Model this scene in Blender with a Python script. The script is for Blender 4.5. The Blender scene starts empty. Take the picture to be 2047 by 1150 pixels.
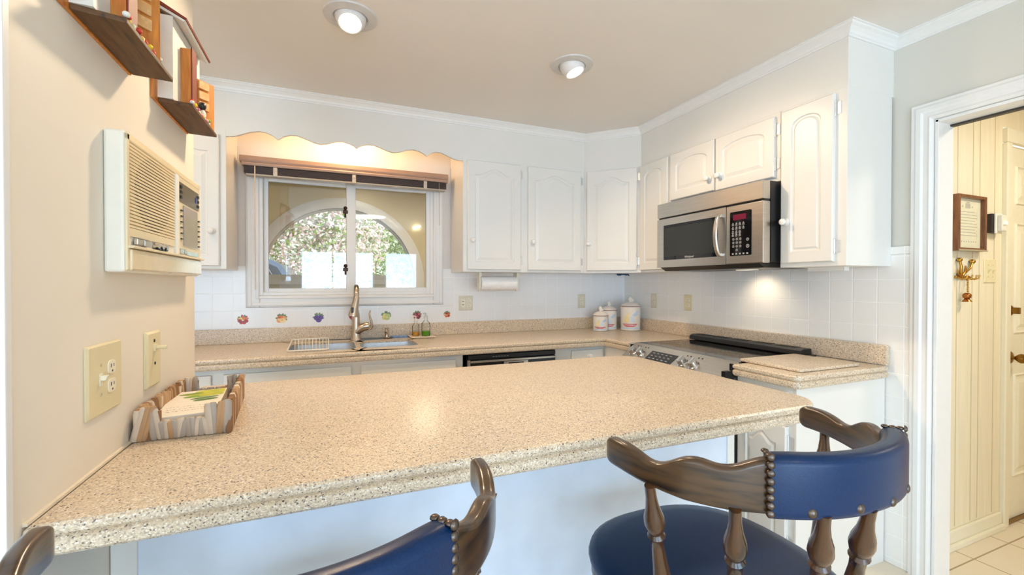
import bpy, bmesh, math, random
from mathutils import Vector, Matrix
from math import pi, sin, cos, radians as R
random.seed(7)
sc = bpy.context.scene
COL = sc.collection

# ------------------------------------------------------------------ camera, view, world, lights
def srgb(r, g, b):
    f = lambda v: (v/255/12.92) if v/255 <= .04045 else ((v/255+.055)/1.055)**2.4
    return (f(r), f(g), f(b), 1.0)

cd = bpy.data.cameras.new('camera'); cam = bpy.data.objects.new('camera', cd); COL.objects.link(cam)
cd.sensor_width = 36; cd.lens = 880.3/2047*36; cd.clip_start = .02; cd.clip_end = 300
cam.location = (0, 0, 1.29)
cam.rotation_euler = (R(90-.5007), R(-.04), -.390721)
sc.camera = cam
sc.view_settings.view_transform = 'Standard'; sc.view_settings.look = 'None'
sc.view_settings.gamma = 1; sc.view_settings.exposure = 0.45
sc.view_settings.use_curve_mapping = False
sc.cycles.max_bounces = 8; sc.cycles.diffuse_bounces = 5; sc.cycles.glossy_bounces = 4
sc.cycles.transmission_bounces = 6; sc.cycles.transparent_max_bounces = 8
sc.cycles.sample_clamp_indirect = 6.0; sc.cycles.caustics_reflective = False; sc.cycles.caustics_refractive = False

world = bpy.data.worlds.new('world'); sc.world = world; world.use_nodes = True
wn = world.node_tree.nodes; wl = world.node_tree.links
bg = wn['Background']; bg.inputs['Color'].default_value = (.80, .90, 1.0, 1); bg.inputs['Strength'].default_value = 1.5

def light(name, kind, loc, energy, color, size=.1, size_y=None, target=None, rot=None, **kw):
    d = bpy.data.lights.new(name, kind); d.energy = energy; d.color = color[:3]
    if kind == 'AREA':
        d.size = size
        if size_y: d.shape = 'RECTANGLE'; d.size_y = size_y
        else: d.shape = 'DISK'
    elif kind in ('POINT', 'SPOT'): d.shadow_soft_size = size
    for k, v in kw.items(): setattr(d, k, v)
    o = bpy.data.objects.new(name, d); COL.objects.link(o); o.location = loc
    if target is not None:
        o.rotation_euler = (Vector(target)-Vector(loc)).to_track_quat('-Z', 'Y').to_euler()
    elif rot is not None: o.rotation_euler = rot
    return o
DAY = (.50, .74, 1.0); WARM = (1.0, .75, .49)
sun = light('sun', 'SUN', (8, 4, 12), 3.0, (1, .96, .90), target=(3, 11, 0)); sun.data.angle = R(1)
light('dining_glass_door_daylight', 'AREA', (.143, -3.14, .99), 44, DAY, 1.335, 1.86, target=(.143, 0, .99))
light('dining_window_daylight', 'AREA', (1.388, -3.14, 1.11), 18, DAY, .625, 1.62, target=(1.388, 0, 1.11))
light('dining_wide_fill', 'AREA', (-2.22, -3.14, 1.17), 48, DAY, 1.9, 1.5, target=(-2.22, 0, 1.17))  # extra cool fill through an unseen window added for it
light('side_window_daylight', 'AREA', (-3.42, -1.0, 1.4), 10, (.8, .9, 1.0), 1.8, 1.6, target=(0, -1.0, 1.4))
light('valance_lamp_light', 'POINT', (.10, 3.02, 2.30), 5.0, (1.0, .66, .34), .05)
light('cooktop_lamp_light', 'SPOT', (2.235, 1.84, 1.362), 2.0, (1, .80, .55), .025, target=(2.38, 1.84, 1.1), spot_size=R(120), spot_blend=.9)
light('hall_light', 'AREA', (3.2, .2, 2.38), 14, (1, .90, .72), .4, rot=(0, 0, 0))
light('sunroom_light', 'AREA', (.9, 4.6, 2.46), 13, (1, .86, .64), .5, rot=(0, 0, 0))
light('kitchen_corner_fill', 'AREA', (-1.0, 2.2, 2.39), 4, WARM, .5, rot=(0, 0, 0))  # added warm fill out of view, no fixture behind it
light('dining_warm_fill', 'AREA', (.6, -1.2, 2.39), 5, (1, .86, .68), .5, rot=(0, 0, 0))  # unseen fill added to warm the room, not an actual fitting

# ------------------------------------------------------------------ materials (procedural)
MATS = {}
def nodes(name):
    m = bpy.data.materials.new(name); m.use_nodes = True
    nt = m.node_tree; return m, nt, nt.nodes['Principled BSDF']
def N(nt, t, **kw):
    n = nt.nodes.new(t)
    for k, v in kw.items():
        if k in n.inputs: n.inputs[k].default_value = v
        else: setattr(n, k, v)
    return n
def ramp(nt, fac, stops, interp='LINEAR'):
    r = N(nt, 'ShaderNodeValToRGB'); cr = r.color_ramp; cr.interpolation = interp
    while len(cr.elements) < len(stops): cr.elements.new(.5)
    for e, (p, c) in zip(cr.elements, stops): e.position = p; e.color = c
    nt.links.new(fac, r.inputs['Fac']); return r.outputs['Color']
def mul(c, k): return (min(1, c[0]*k), min(1, c[1]*k), min(1, c[2]*k), 1)
def mat(name, col, rough=.5, metal=0., scale=30., amt=.04, bump=0., bscale=None, coat=0., spec=.5, stretch=None, emit=None, estr=0., trans=0., alpha=1.):
    if name in MATS: return MATS[name]
    m, nt, p = nodes(name); c = srgb(*col)
    tc = N(nt, 'ShaderNodeTexCoord'); mp = N(nt, 'ShaderNodeMapping')
    if stretch: mp.inputs['Scale'].default_value = stretch
    nt.links.new(tc.outputs['Object'], mp.inputs['Vector'])
    nz = N(nt, 'ShaderNodeTexNoise', Scale=scale, Detail=3.0); nt.links.new(mp.outputs['Vector'], nz.inputs['Vector'])
    out = ramp(nt, nz.outputs['Fac'], [(.3, mul(c, 1-amt)), (.7, mul(c, 1+amt))])
    nt.links.new(out, p.inputs['Base Color'])
    p.inputs['Roughness'].default_value = rough; p.inputs['Metallic'].default_value = metal
    p.inputs['Specular IOR Level'].default_value = spec
    p.inputs['Coat Weight'].default_value = coat; p.inputs['Coat Roughness'].default_value = .15
    if trans: p.inputs['Transmission Weight'].default_value = trans; p.inputs['IOR'].default_value = 1.45
    if alpha < 1: p.inputs['Alpha'].default_value = alpha
    if emit: p.inputs['Emission Color'].default_value = emit; p.inputs['Emission Strength'].default_value = estr
    if bump:
        b = N(nt, 'ShaderNodeTexNoise', Scale=bscale or scale*4, Detail=4.0); nt.links.new(mp.outputs['Vector'], b.inputs['Vector'])
        bp = N(nt, 'ShaderNodeBump', Strength=bump, Distance=.002); nt.links.new(b.outputs['Fac'], bp.inputs['Height'])
        nt.links.new(bp.outputs['Normal'], p.inputs['Normal'])
    MATS[name] = m; return m
def emission(name, col, s):
    if name in MATS: return MATS[name]
    return mat(name, (255, 255, 255), .5, emit=col, estr=s)

def stone(name):
    m, nt, p = nodes(name)
    tc = N(nt, 'ShaderNodeTexCoord')
    v = N(nt, 'ShaderNodeTexVoronoi', Scale=400.0); nt.links.new(tc.outputs['Object'], v.inputs['Vector'])
    sep = N(nt, 'ShaderNodeSeparateColor'); nt.links.new(v.outputs['Color'], sep.inputs['Color'])
    a = ramp(nt, sep.outputs['Red'], [(0, srgb(120, 106, 96)), (.04, srgb(180, 163, 145)), (.17, srgb(206, 186, 161)), (.46, srgb(218, 199, 173)), (.78, srgb(228, 212, 189)), (.93, srgb(240, 231, 217))], 'CONSTANT')
    v2 = N(nt, 'ShaderNodeTexVoronoi', Scale=170.0); nt.links.new(tc.outputs['Object'], v2.inputs['Vector'])
    s2 = N(nt, 'ShaderNodeSeparateColor'); nt.links.new(v2.outputs['Color'], s2.inputs['Color'])
    lt = N(nt, 'ShaderNodeMath', operation='LESS_THAN'); lt.inputs[1].default_value = .07; nt.links.new(s2.outputs['Green'], lt.inputs[0])
    l2 = N(nt, 'ShaderNodeMath', operation='LESS_THAN'); l2.inputs[1].default_value = .32; nt.links.new(v2.outputs['Distance'], l2.inputs[0])
    mm = N(nt, 'ShaderNodeMath', operation='MULTIPLY'); nt.links.new(lt.outputs[0], mm.inputs[0]); nt.links.new(l2.outputs[0], mm.inputs[1])
    mx = N(nt, 'ShaderNodeMix', data_type='RGBA'); nt.links.new(mm.outputs[0], mx.inputs['Factor'])
    nt.links.new(a, mx.inputs['A']); mx.inputs['B'].default_value = srgb(74, 56, 46)
    nt.links.new(mx.outputs['Result'], p.inputs['Base Color'])
    p.inputs['Roughness'].default_value = .29; p.inputs['Specular IOR Level'].default_value = .5
    return m
STONE = stone('speckled_solid_surface')

def tiles(name, col, grout, s, ox, oy, axes, mortar=.0030, rough=.18, amt=.006, bstr=.6):
    m, nt, p = nodes(name)
    tc = N(nt, 'ShaderNodeTexCoord'); sp = N(nt, 'ShaderNodeSeparateXYZ'); nt.links.new(tc.outputs['Object'], sp.inputs[0])
    cb = N(nt, 'ShaderNodeCombineXYZ')
    for k, ax, o in ((0, axes[0], ox), (1, axes[1], oy)):
        ad = N(nt, 'ShaderNodeMath', operation='SUBTRACT'); ad.inputs[1].default_value = o
        nt.links.new(sp.outputs[ax], ad.inputs[0]); nt.links.new(ad.outputs[0], cb.inputs[k])
    br = N(nt, 'ShaderNodeTexBrick', offset=0.0, squash=1.0)
    br.inputs['Scale'].default_value = 1; br.inputs['Brick Width'].default_value = s; br.inputs['Row Height'].default_value = s
    br.inputs['Mortar Size'].default_value = mortar; br.inputs['Mortar Smooth'].default_value = .4; br.inputs['Bias'].default_value = 0
    c = srgb(*col); br.inputs['Color1'].default_value = mul(c, 1-amt); br.inputs['Color2'].default_value = mul(c, 1+amt)
    br.inputs['Mortar'].default_value = srgb(*grout)
    nt.links.new(cb.outputs[0], br.inputs['Vector']); nt.links.new(br.outputs['Color'], p.inputs['Base Color'])
    nz = N(nt, 'ShaderNodeTexNoise', Scale=60.0, Detail=2.0); nt.links.new(tc.outputs['Object'], nz.inputs['Vector'])
    mlt = N(nt, 'ShaderNodeMath', operation='MULTIPLY_ADD'); mlt.inputs[1].default_value = -1.0
    nt.links.new(br.outputs['Fac'], mlt.inputs[0]); sc_ = N(nt, 'ShaderNodeMath', operation='MULTIPLY'); sc_.inputs[1].default_value = .25
    nt.links.new(nz.outputs['Fac'], sc_.inputs[0]); nt.links.new(sc_.outputs[0], mlt.inputs[2])
    bp = N(nt, 'ShaderNodeBump', Strength=bstr, Distance=.0015); nt.links.new(mlt.outputs[0], bp.inputs['Height'])
    nt.links.new(bp.outputs['Normal'], p.inputs['Normal']); p.inputs['Roughness'].default_value = rough
    return m

def wood(name, dark, light_, scale=6., rough=.3, axis='X', coat=.3):
    if name in MATS: return MATS[name]
    m, nt, p = nodes(name); tc = N(nt, 'ShaderNodeTexCoord'); mp = N(nt, 'ShaderNodeMapping')
    mp.inputs['Scale'].default_value = {'X': (1, 8, 8), 'Y': (8, 1, 8), 'Z': (8, 8, 1), 'R': (2.2, 2.2, 18)}[axis]
    nt.links.new(tc.outputs['Object'], mp.inputs['Vector'])
    nz = N(nt, 'ShaderNodeTexNoise', Scale=scale, Detail=6.0, Distortion=.25); nt.links.new(mp.outputs['Vector'], nz.inputs['Vector'])
    c = ramp(nt, nz.outputs['Fac'], [(.32, srgb(*dark)), (.5, mul(srgb(*light_), .75)), (.7, srgb(*light_))])
    nt.links.new(c, p.inputs['Base Color']); p.inputs['Roughness'].default_value = rough
    p.inputs['Coat Weight'].default_value = coat; p.inputs['Coat Roughness'].default_value = .2
    MATS[name] = m; return m

def glass(name, tint=(1, 1, 1, 1), ior=1.45):
    m, nt, p = nodes(name); nt.nodes.remove(p)
    out = nt.nodes['Material Output']; t = N(nt, 'ShaderNodeBsdfTransparent'); t.inputs['Color'].default_value = tint
    g = N(nt, 'ShaderNodeBsdfGlossy'); g.inputs['Roughness'].default_value = .02
    fr = N(nt, 'ShaderNodeFresnel', IOR=ior); mx = N(nt, 'ShaderNodeMixShader')
    nt.links.new(fr.outputs[0], mx.inputs[0]); nt.links.new(t.outputs[0], mx.inputs[1]); nt.links.new(g.outputs[0], mx.inputs[2])
    nt.links.new(mx.outputs[0], out.inputs['Surface']); return m

def panelling(name, col, groove, period, x0):
    m, nt, p = nodes(name); tc = N(nt, 'ShaderNodeTexCoord'); mp = N(nt, 'ShaderNodeMapping'); mp.inputs['Scale'].default_value = (30, 30, 3)
    nt.links.new(tc.outputs['Object'], mp.inputs['Vector'])
    nz = N(nt, 'ShaderNodeTexNoise', Scale=1.5, Detail=5.0); nt.links.new(mp.outputs['Vector'], nz.inputs['Vector'])
    c = srgb(*col); a = ramp(nt, nz.outputs['Fac'], [(.35, mul(c, .94)), (.65, c)])
    nt.links.new(a, p.inputs['Base Color']); p.inputs['Roughness'].default_value = .45
    return m

WHITE = mat('white_enamel', (232, 230, 226), .32, amt=.012)
CABW = mat('painted_cabinet_white', (230, 228, 223), .33, amt=.014, scale=4, bump=.03, bscale=60)
TRIMW = mat('white_trim_paint', (234, 233, 231), .35, amt=.01)
CEIL = mat('ceiling_paint', (230, 225, 219), .85, amt=.012, scale=2, bump=.05, bscale=180)
CREAM = mat('cream_wall_paint', (234, 226, 213), .55, amt=.012, scale=2, bump=.04, bscale=150)
GREYW = mat('pale_grey_wall_paint', (216, 213, 204), .6, amt=.012, scale=2, bump=.04, bscale=150)
LILAC = mat('off_white_wall_paint', (228, 222, 216), .6, amt=.012, scale=2)
HALLW = mat('hall_pale_panel', (240, 230, 204), .45, amt=.04, scale=3, stretch=(12, 12, 1))
HALLG = mat('hall_groove', (212, 198, 160), .6)
HALLT = mat('hall_trim_cream', (240, 234, 212), .4, amt=.015)
SUNW = mat('sunroom_beige_paint', (214, 200, 160), .7, amt=.02, scale=2)
FLOOR = tiles('cream_floor_tile', (232, 218, 196), (170, 148, 118), .33, 2.785, 1.073, (0, 1), .004, .3, .015)
BSP_B = tiles('white_wall_tile', (242, 242, 242), (252, 252, 252), .1085, .36-.05425-.1085*20, 1.0085-.1085*10, (0, 2))
BSP_R = tiles('white_wall_tile_range_side', (242, 240, 236), (252, 251, 249), .1066, 1.1555-.1066*20, 1.0085-.1085*10, (1, 2))
STEEL = mat('brushed_steel', (200, 194, 186), .28, 1.0, scale=8, amt=.08, stretch=(1, 1, 40))
STEELV = mat('brushed_nickel', (204, 188, 172), .26, 1.0, scale=20, amt=.06)
CHROME = mat('chrome', (220, 220, 222), .12, 1.0, amt=.02)
BLACKG = mat('black_glass', (14, 14, 16), .06, amt=.05, spec=.6)
BLACKP = mat('black_plastic', (20, 20, 22), .35, amt=.08)
IVORY = mat('ivory_plastic', (226, 214, 176), .35, amt=.015)
IVORYP = mat('pale_ivory_plastic', (238, 232, 210), .35, amt=.015)
DARKSLOT = mat('dark_slot', (52, 44, 38), .6)
CREAMP = mat('cream_plastic', (232, 216, 180), .3, amt=.02)
CREAMPL = mat('pale_cream_plastic', (238, 234, 222), .35, amt=.015)
BRASS = mat('antique_brass', (150, 112, 52), .28, 1.0, scale=30, amt=.15)
GOLD = mat('gold_metal', (190, 146, 70), .3, 1.0, scale=40, amt=.15)
DWOOD = wood('dark_walnut', (30, 18, 9), (82, 56, 30), 5, .28, 'R', .4)
DWOODZ = wood('dark_walnut_turned', (26, 15, 8), (84, 52, 26), 5, .24, 'Z', .5)
SHELFW = wood('rough_brown_shelf', (52, 30, 11), (102, 66, 28), 9, .6, 'Y', 0)
ORANGEW = wood('orange_pine', (184, 100, 28), (222, 142, 58), 10, .5, 'Z', .1)
TANW = wood('tan_slat_wood', (216, 158, 92), (238, 188, 126), 10, .5, 'Y', .1)
REDBR = mat('brick_red_paint', (122, 46, 20), .6, amt=.15, scale=60)
VINYL = mat('blue_black_vinyl', (0, 38, 78), .30, amt=.2, scale=400, bump=.10, bscale=500, coat=0, spec=.32)
VINYL.node_tree.nodes['Principled BSDF'].inputs['Coat Roughness'].default_value = .3
NAILM = mat('dark_nickel_nail', (104, 92, 84), .32, 1.0, amt=.1)
GRAYP = mat('mottled_pale_blue_panel', (216, 226, 240), .45, amt=.05, scale=9)
GLASSW = glass('window_glass', (1, 1, 1, 1), 1.75)

# ------------------------------------------------------------------ mesh helpers
ORG = {}
class MB:
    def __init__(s): s.v = []; s.f = []; s.m = []; s.k = 0
    def mi(s, k): s.k = k; return s
    def add(s, vs, fs):
        b = len(s.v); s.v += [Vector(p) for p in vs]
        for f in fs: s.f.append([i+b for i in f]); s.m.append(s.k)
        return s
    def box(s, lo, hi):
        x0, y0, z0 = [min(a, b) for a, b in zip(lo, hi)]; x1, y1, z1 = [max(a, b) for a, b in zip(lo, hi)]
        return s.add([(x0, y0, z0), (x1, y0, z0), (x1, y1, z0), (x0, y1, z0), (x0, y0, z1), (x1, y0, z1), (x1, y1, z1), (x0, y1, z1)],
                     [(0, 3, 2, 1), (4, 5, 6, 7), (0, 1, 5, 4), (1, 2, 6, 5), (2, 3, 7, 6), (3, 0, 4, 7)])
    def obox(s, o, U, V, W, u, v, w):
        o = Vector(o); U = Vector(U); V = Vector(V); W = Vector(W)
        P = [o+U*a+V*b+W*c for c in w for b in v for a in u]
        fl = U.cross(V).dot(W) > 0
        fs = [(0, 2, 3, 1), (4, 5, 7, 6), (0, 1, 5, 4), (1, 3, 7, 5), (3, 2, 6, 7), (2, 0, 4, 6)]
        return s.add(P, fs if fl else [f[::-1] for f in fs])
    def loops(s, L, close=True, cap0=True, cap1=True):
        n = len(L[0]); vs = [p for l in L for p in l]; fs = []
        for i in range(len(L)-1):
            for j in range(n if close else n-1):
                k = (j+1) % n; fs.append((i*n+j, i*n+k, (i+1)*n+k, (i+1)*n+j))
        if cap0: fs.append(tuple(range(n))[::-1])
        if cap1: fs.append(tuple((len(L)-1)*n+j for j in range(n)))
        return s.add(vs, fs)
    def lathe(s, prof, o=(0, 0, 0), axis=(0, 0, 1), n=20, cap=True):
        A = Vector(axis).normalized(); q = A.to_track_quat('Z', 'Y'); o = Vector(o)
        L = [[o+q @ Vector((r*cos(2*pi*j/n), r*sin(2*pi*j/n), h)) for j in range(n)] for r, h in prof]
        return s.loops(L, cap0=cap, cap1=cap)
    def cyl(s, a, b, r, n=16, r2=None):
        a = Vector(a); b = Vector(b); return s.lathe([(r, 0), (r if r2 is None else r2, (b-a).length)], a, b-a, n)
    def tube(s, pts, r, n=10, cap=True):
        P = [Vector(p) for p in pts]; L = []; up = None
        for i, p in enumerate(P):
            t = (P[min(i+1, len(P)-1)]-P[max(i-1, 0)]).normalized()
            if up is None: up = t.orthogonal().normalized()
            up = (up-t*up.dot(t)).normalized(); w = t.cross(up)
            rr = r[i] if isinstance(r, (list, tuple)) else r
            L.append([p+(up*cos(2*pi*j/n)+w*sin(2*pi*j/n))*rr for j in range(n)])
        return s.loops(L, cap0=cap, cap1=cap)
    def sphere(s, c, r, n=12, sc_=(1, 1, 1)):
        c = Vector(c); L = []
        for i in range(1, n//2+1-0):
            a = pi*i/(n//2+1)
            L.append([c+Vector((r*sin(a)*cos(2*pi*j/n)*sc_[0], r*sin(a)*sin(2*pi*j/n)*sc_[1], -r*cos(a)*sc_[2])) for j in range(n)])
        return s.loops(L)
    def prism(s, poly, a, b, fn):
        """poly: 2D outline (counter-clockwise), extruded from depth a to b through fn(u, v, d)"""
        return s.loops([[Vector(fn(u, v, a)) for u, v in poly], [Vector(fn(u, v, b)) for u, v in poly]])
    def build(s, name, mats, parent=None, smooth=None, bevel=0, seg=2, origin=None):
        if not isinstance(mats, (list, tuple)): mats = [mats]
        me = bpy.data.meshes.new(name)
        if parent is not None: org = ORG[parent.name]
        elif origin is not None: org = Vector(origin)
        else: org = Vector((0, 0, 0))
        me.from_pydata([tuple(p-org) for p in s.v], [], s.f)
        for m in mats: me.materials.append(m)
        me.polygons.foreach_set('material_index', s.m)
        bm = bmesh.new(); bm.from_mesh(me); bmesh.ops.recalc_face_normals(bm, faces=bm.faces); bm.to_mesh(me); bm.free()
        if smooth is not None:
            me.polygons.foreach_set('use_smooth', [True]*len(me.polygons))
            me.set_sharp_from_angle(angle=R(smooth))
        o = bpy.data.objects.new(name, me); COL.objects.link(o)
        if parent is not None: o.parent = parent
        else: o.location = org
        ORG[o.name] = org
        if bevel:
            b = o.modifiers.new('bevel', 'BEVEL'); b.width = bevel; b.segments = seg; b.limit_method = 'ANGLE'; b.angle_limit = R(40)
        return o
def tag(o, label, cat, group=None, kind=None):
    o['label'] = label; o['category'] = cat
    if group: o['group'] = group
    if kind: o['kind'] = kind
    return o
def thing(name, loc, label, cat, group=None):
    o = bpy.data.objects.new(name, None); COL.objects.link(o); o.location = loc; o.empty_display_size = .05
    ORG[o.name] = Vector(loc); return tag(o, label, cat, group)
def struct(name, mb, mats, label=None, **kw):
    o = mb.build(name, mats, **kw); o['kind'] = 'structure'
    if label: o['label'] = label
    return o
def copy_tree(o, parent=None):
    c = o.copy(); COL.objects.link(c)
    if parent is not None: c.parent = parent
    ORG[c.name] = ORG[o.name]
    for ch in list(o.children): copy_tree(ch, c)
    return c
def text_mesh(txt, size, fn, shear=0.):
    cu = bpy.data.curves.new('t', 'FONT'); cu.body = txt; cu.size = size; cu.align_x = 'CENTER'; cu.align_y = 'CENTER'; cu.shear = shear
    o = bpy.data.objects.new('t', cu); COL.objects.link(o)
    dg = bpy.context.evaluated_depsgraph_get(); me = bpy.data.meshes.new_from_object(o.evaluated_get(dg))
    vs = [fn(v.co.x, v.co.y) for v in me.vertices]; fs = [tuple(p.vertices) for p in me.polygons]
    bpy.data.objects.remove(o); bpy.data.meshes.remove(me); return vs, fs
def rrect(w, h, r, n=5, cx=0, cy=0):
    P = []
    for (sx, sy, a0) in ((1, 1, 0), (-1, 1, 90), (-1, -1, 180), (1, -1, 270)):
        for k in range(n+1):
            a = R(a0+90*k/n); P.append((cx+sx*(w/2-r)+r*cos(a), cy+sy*(h/2-r)+r*sin(a)))
    return P
def inset(P, d):
    n = len(P); out = []
    for i in range(n):
        a = Vector(P[i-1]); b = Vector(P[i]); c = Vector(P[(i+1) % n])
        e1 = (b-a); e2 = (c-b)
        if e1.length < 1e-9: e1 = e2
        if e2.length < 1e-9: e2 = e1
        e1.normalize(); e2.normalize(); n1 = Vector((-e1.y, e1.x)); n2 = Vector((-e2.y, e2.x))
        m = n1+n2; k = 1+n1.dot(n2)
        out.append(tuple(b+m*(d/max(k, .3))))
    return out

def ring(mb, x0, x1, z0, z1, w, y0, y1):
    mb.box((x0, y0, z0), (x0+w, y1, z1)).box((x1-w, y0, z0), (x1, y1, z1)).box((x0+w, y0, z0), (x1-w, y1, z0+w)).box((x0+w, y0, z1-w), (x1-w, y1, z1))
# ------------------------------------------------------------------ setting
D, RX, LX, CZ = 3.2, 2.39, -.44, 2.406
b = MB().box((-3.6, -3.3, -.06), (5.2, 3.32, 0)); struct('floor', b, FLOOR)
b = MB().box((-3.6, -3.3, CZ), (2.51, 3.32, CZ+.08)); struct('ceiling', b, CEIL)
# back wall with the window opening
WX0, WX1, WZ0, WZ1 = -.415, .69, 1.215, 2.0
b = MB()
b.box((-1.6, D, 0), (WX0, D+.12, CZ)).box((WX1, D, 0), (2.51, D+.12, CZ)).box((WX0, D, 0), (WX1, D+.12, WZ0)).box((WX0, D, WZ1), (WX1, D+.12, CZ))
wall_back = struct('wall_back', b, LILAC)
wall_back['label'] = 'off-white wall behind the sink with a window'
# tile field of the back wall (thin slab set on the wall) with fruit-painted tiles
def ellipse(cx, cz, rx, rz, a=0, n=14):
    return [(cx+rx*cos(2*pi*i/n)*cos(a)-rz*sin(2*pi*i/n)*sin(a), cz+rx*cos(2*pi*i/n)*sin(a)+rz*sin(2*pi*i/n)*cos(a)) for i in range(n)]
TY = D-.009
b = MB()
b.box((-1.6, TY, .92), (-.492, D+.001, 1.398)).box((.765, TY, .92), (RX-.005, D+.001, 1.398)).box((-.492, TY, .92), (.765, D+.001, 1.136))
FR = {'orange': mat('fruit_orange', (226, 120, 40), .3), 'red': mat('fruit_red', (186, 48, 34), .3), 'peach': mat('fruit_peach', (236, 160, 96), .3),
      'purple': mat('fruit_purple', (92, 70, 160), .3), 'leaf': mat('fruit_leaf', (112, 128, 84), .3), 'lime': mat('fruit_lime', (190, 204, 120), .3),
      'yellow': mat('fruit_yellow', (232, 206, 90), .3), 'pink': mat('fruit_pink', (200, 90, 110), .3), 'wine': mat('fruit_wine', (120, 40, 56), .3), 'pale': mat('fruit_pale', (240, 220, 160), .3)}
FK = list(FR)
motifs = [(-.508, ['orange', 'orange', 'yellow', 'red', 'red', 'red', 'red'], 'red', 1.05), (-.293, ['peach', 'orange', 'peach', 'pale'], 'leaf', 1.15), (-.075, ['purple', 'purple', 'purple'], 'leaf', 1.15),
          (.142, ['pink', 'red', 'pink'], 'wine', 1.0), (.360, ['lime', 'lime', 'yellow', 'lime'], 'leaf', 1.15), (.575, ['pink', 'wine', 'red', 'wine'], 'leaf', 1.1), (.795, ['orange', 'red', 'peach', 'orange', 'red'], 'leaf', .85)]
rnd = random.Random(3)
for cx, fr, lf, s in motifs:
    lay = 0
    for k in range(7):
        a = -.35+3.9*k/7+rnd.uniform(-.15, .15); d = .019*s
        b.mi(1+FK.index('leaf' if lf == 'leaf' or k % 2 else lf))
        lay += 1; y = TY-.0002-lay*.00003
        P = ellipse(cx+d*cos(a), 1.066+d*.85*sin(a), .012*s, .0062*s, a+rnd.uniform(-.3, .3), 10)
        b.add([(u, y, v) for u, v in P], [tuple(range(len(P)))])
    for k, f in enumerate(fr):
        a = 2*pi*k/len(fr)+.6; d = .0115*s if len(fr) < 5 else .017*s
        b.mi(1+FK.index(f)); lay += 1; y = TY-.0002-lay*.00003; r = (.0155 if len(fr) < 5 else .0115)*s
        P = ellipse(cx+d*cos(a), 1.058+d*.75*sin(a), r, r*.92, 0, 16)
        b.add([(u, y, v) for u, v in P], [tuple(range(len(P)))])
        b.mi(1+FK.index({'orange': 'red', 'red': 'wine', 'peach': 'pale', 'purple': 'wine', 'pink': 'pale', 'wine': 'pink', 'lime': 'pale', 'yellow': 'pale', 'pale': 'peach'}[f])); lay += 1; y = TY-.0002-lay*.00003
        P = ellipse(cx+d*cos(a)-r*.25, 1.058+d*.75*sin(a)+r*.25, r*.35, r*.3, 0, 10)
        b.add([(u, y, v) for u, v in P], [tuple(range(len(P)))])
    b.mi(0)
t = b.build('tile_field', [BSP_B]+[FR[k] for k in FK], wall_back)
t['label'] = 'white square tiles with single fruit-painted tiles in one row'
# right wall with hall opening
OY0, OY1, OZ = .15, 1.055, 1.99
b = MB().box((RX, OY1, 0), (RX+.11, D+.12, CZ)).box((RX, OY0, OZ), (RX+.11, OY1, CZ)).box((RX, -3.3, 0), (RX+.11, OY0, CZ))
wall_right = struct('wall_right', b, GREYW)
b = MB().box((RX-.009, 1.131, 0), (RX+.001, D-.009, 1.425)).box((RX-.011, 1.131, 1.425), (RX+.001, 1.22, 1.46))
t = b.build('tile_field', [BSP_R], wall_right, bevel=.003)
# partition on the left, other room walls
b = MB().box((-.56, .884, 0), (LX, 1.844, CZ)); wall_left = struct('wall_left', b, CREAM)
b = MB().box((-.575, .868, 0), (LX+.004, .8845, CZ)); struct('trim_1', b, TRIMW, bevel=.002)
b = MB().box((-1.62, .90, 0), (-1.5, 3.3, CZ)); struct('wall_kitchen_left', b, CREAM)
b = MB().box((-3.6, .90, 0), (-1.5, 1.02, CZ)); struct('wall_dining_back', b, CREAM)
b = MB()
b.box((-3.6, -3.3, 0), (-3.5, -1.9, CZ)).box((-3.6, -.1, 0), (-3.5, 1.0, CZ)).box((-3.6, -1.9, 0), (-3.5, -.1, .6)).box((-3.6, -1.9, 2.2), (-3.5, -.1, CZ))
struct('wall_dining_left', b, CREAM)
b = MB()
FO = [(-3.17, -1.27, .42, 1.92), (-.525, .811, .06, 1.92), (1.075, 1.70, .30, 1.92)]  # first opening is an unseen window added to let in more light
xs = [-3.6]+[v for o_ in FO for v in o_[:2]]+[2.5]
for k in range(0, len(xs), 2): b.box((xs[k], -3.3, 0), (xs[k+1], -3.2, CZ))
for x0, x1, z0, z1 in FO: b.box((x0, -3.3, 0), (x1, -3.2, z0)).box((x0, -3.3, z1), (x1, -3.2, CZ))
struct('wall_front', b, CREAM)
for nm, (x0, x1, z0, z1) in zip(('window_fill', 'door_2', 'window_4'), FO):
    b = MB(); ring(b, x0-.07, x1+.07, z0-.05, z1+.07, .068, -3.2, -3.175)
    if nm == 'door_2': b.box((.022, -3.13, z0), (.062, -3.09, z1))
    struct(nm, b, TRIMW)
# hall beyond the opening
HY = 1.168
b = MB().box((RX+.11, HY, 0), (3.28, HY+.1, 2.5)).box((3.28, HY, 2.12), (5.2, HY+.1, 2.5)).box((4.2, HY, 0), (5.2, HY+.1, 2.5)).mi(1)
for gx in (2.66, 2.842, 2.985, 3.052, 3.20):
    b.box((gx-.003, HY-.0012, .095), (gx+.003, HY+.001, 2.42))
struct('wall_hall', b, [HALLW, HALLG])
b = MB().box((5.1, -1.2, 0), (5.2, HY, 2.5)); struct('wall_hall_far', b, HALLW)
b = MB().box((2.5, -1.3, 0), (5.2, -1.2, 2.5)); struct('wall_hall_near', b, HALLW)
b = MB().box((2.5, -1.3, 2.42), (5.2, 1.3, 2.5)); struct('ceiling_hall', b, CEIL)
b = MB().box((RX+.11, HY-.014, 0), (3.276, HY, .085)).box((RX+.11, HY-.03, 0), (3.276, HY-.014, .028))
struct('baseboard_hall', b, HALLT, bevel=.004)
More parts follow.
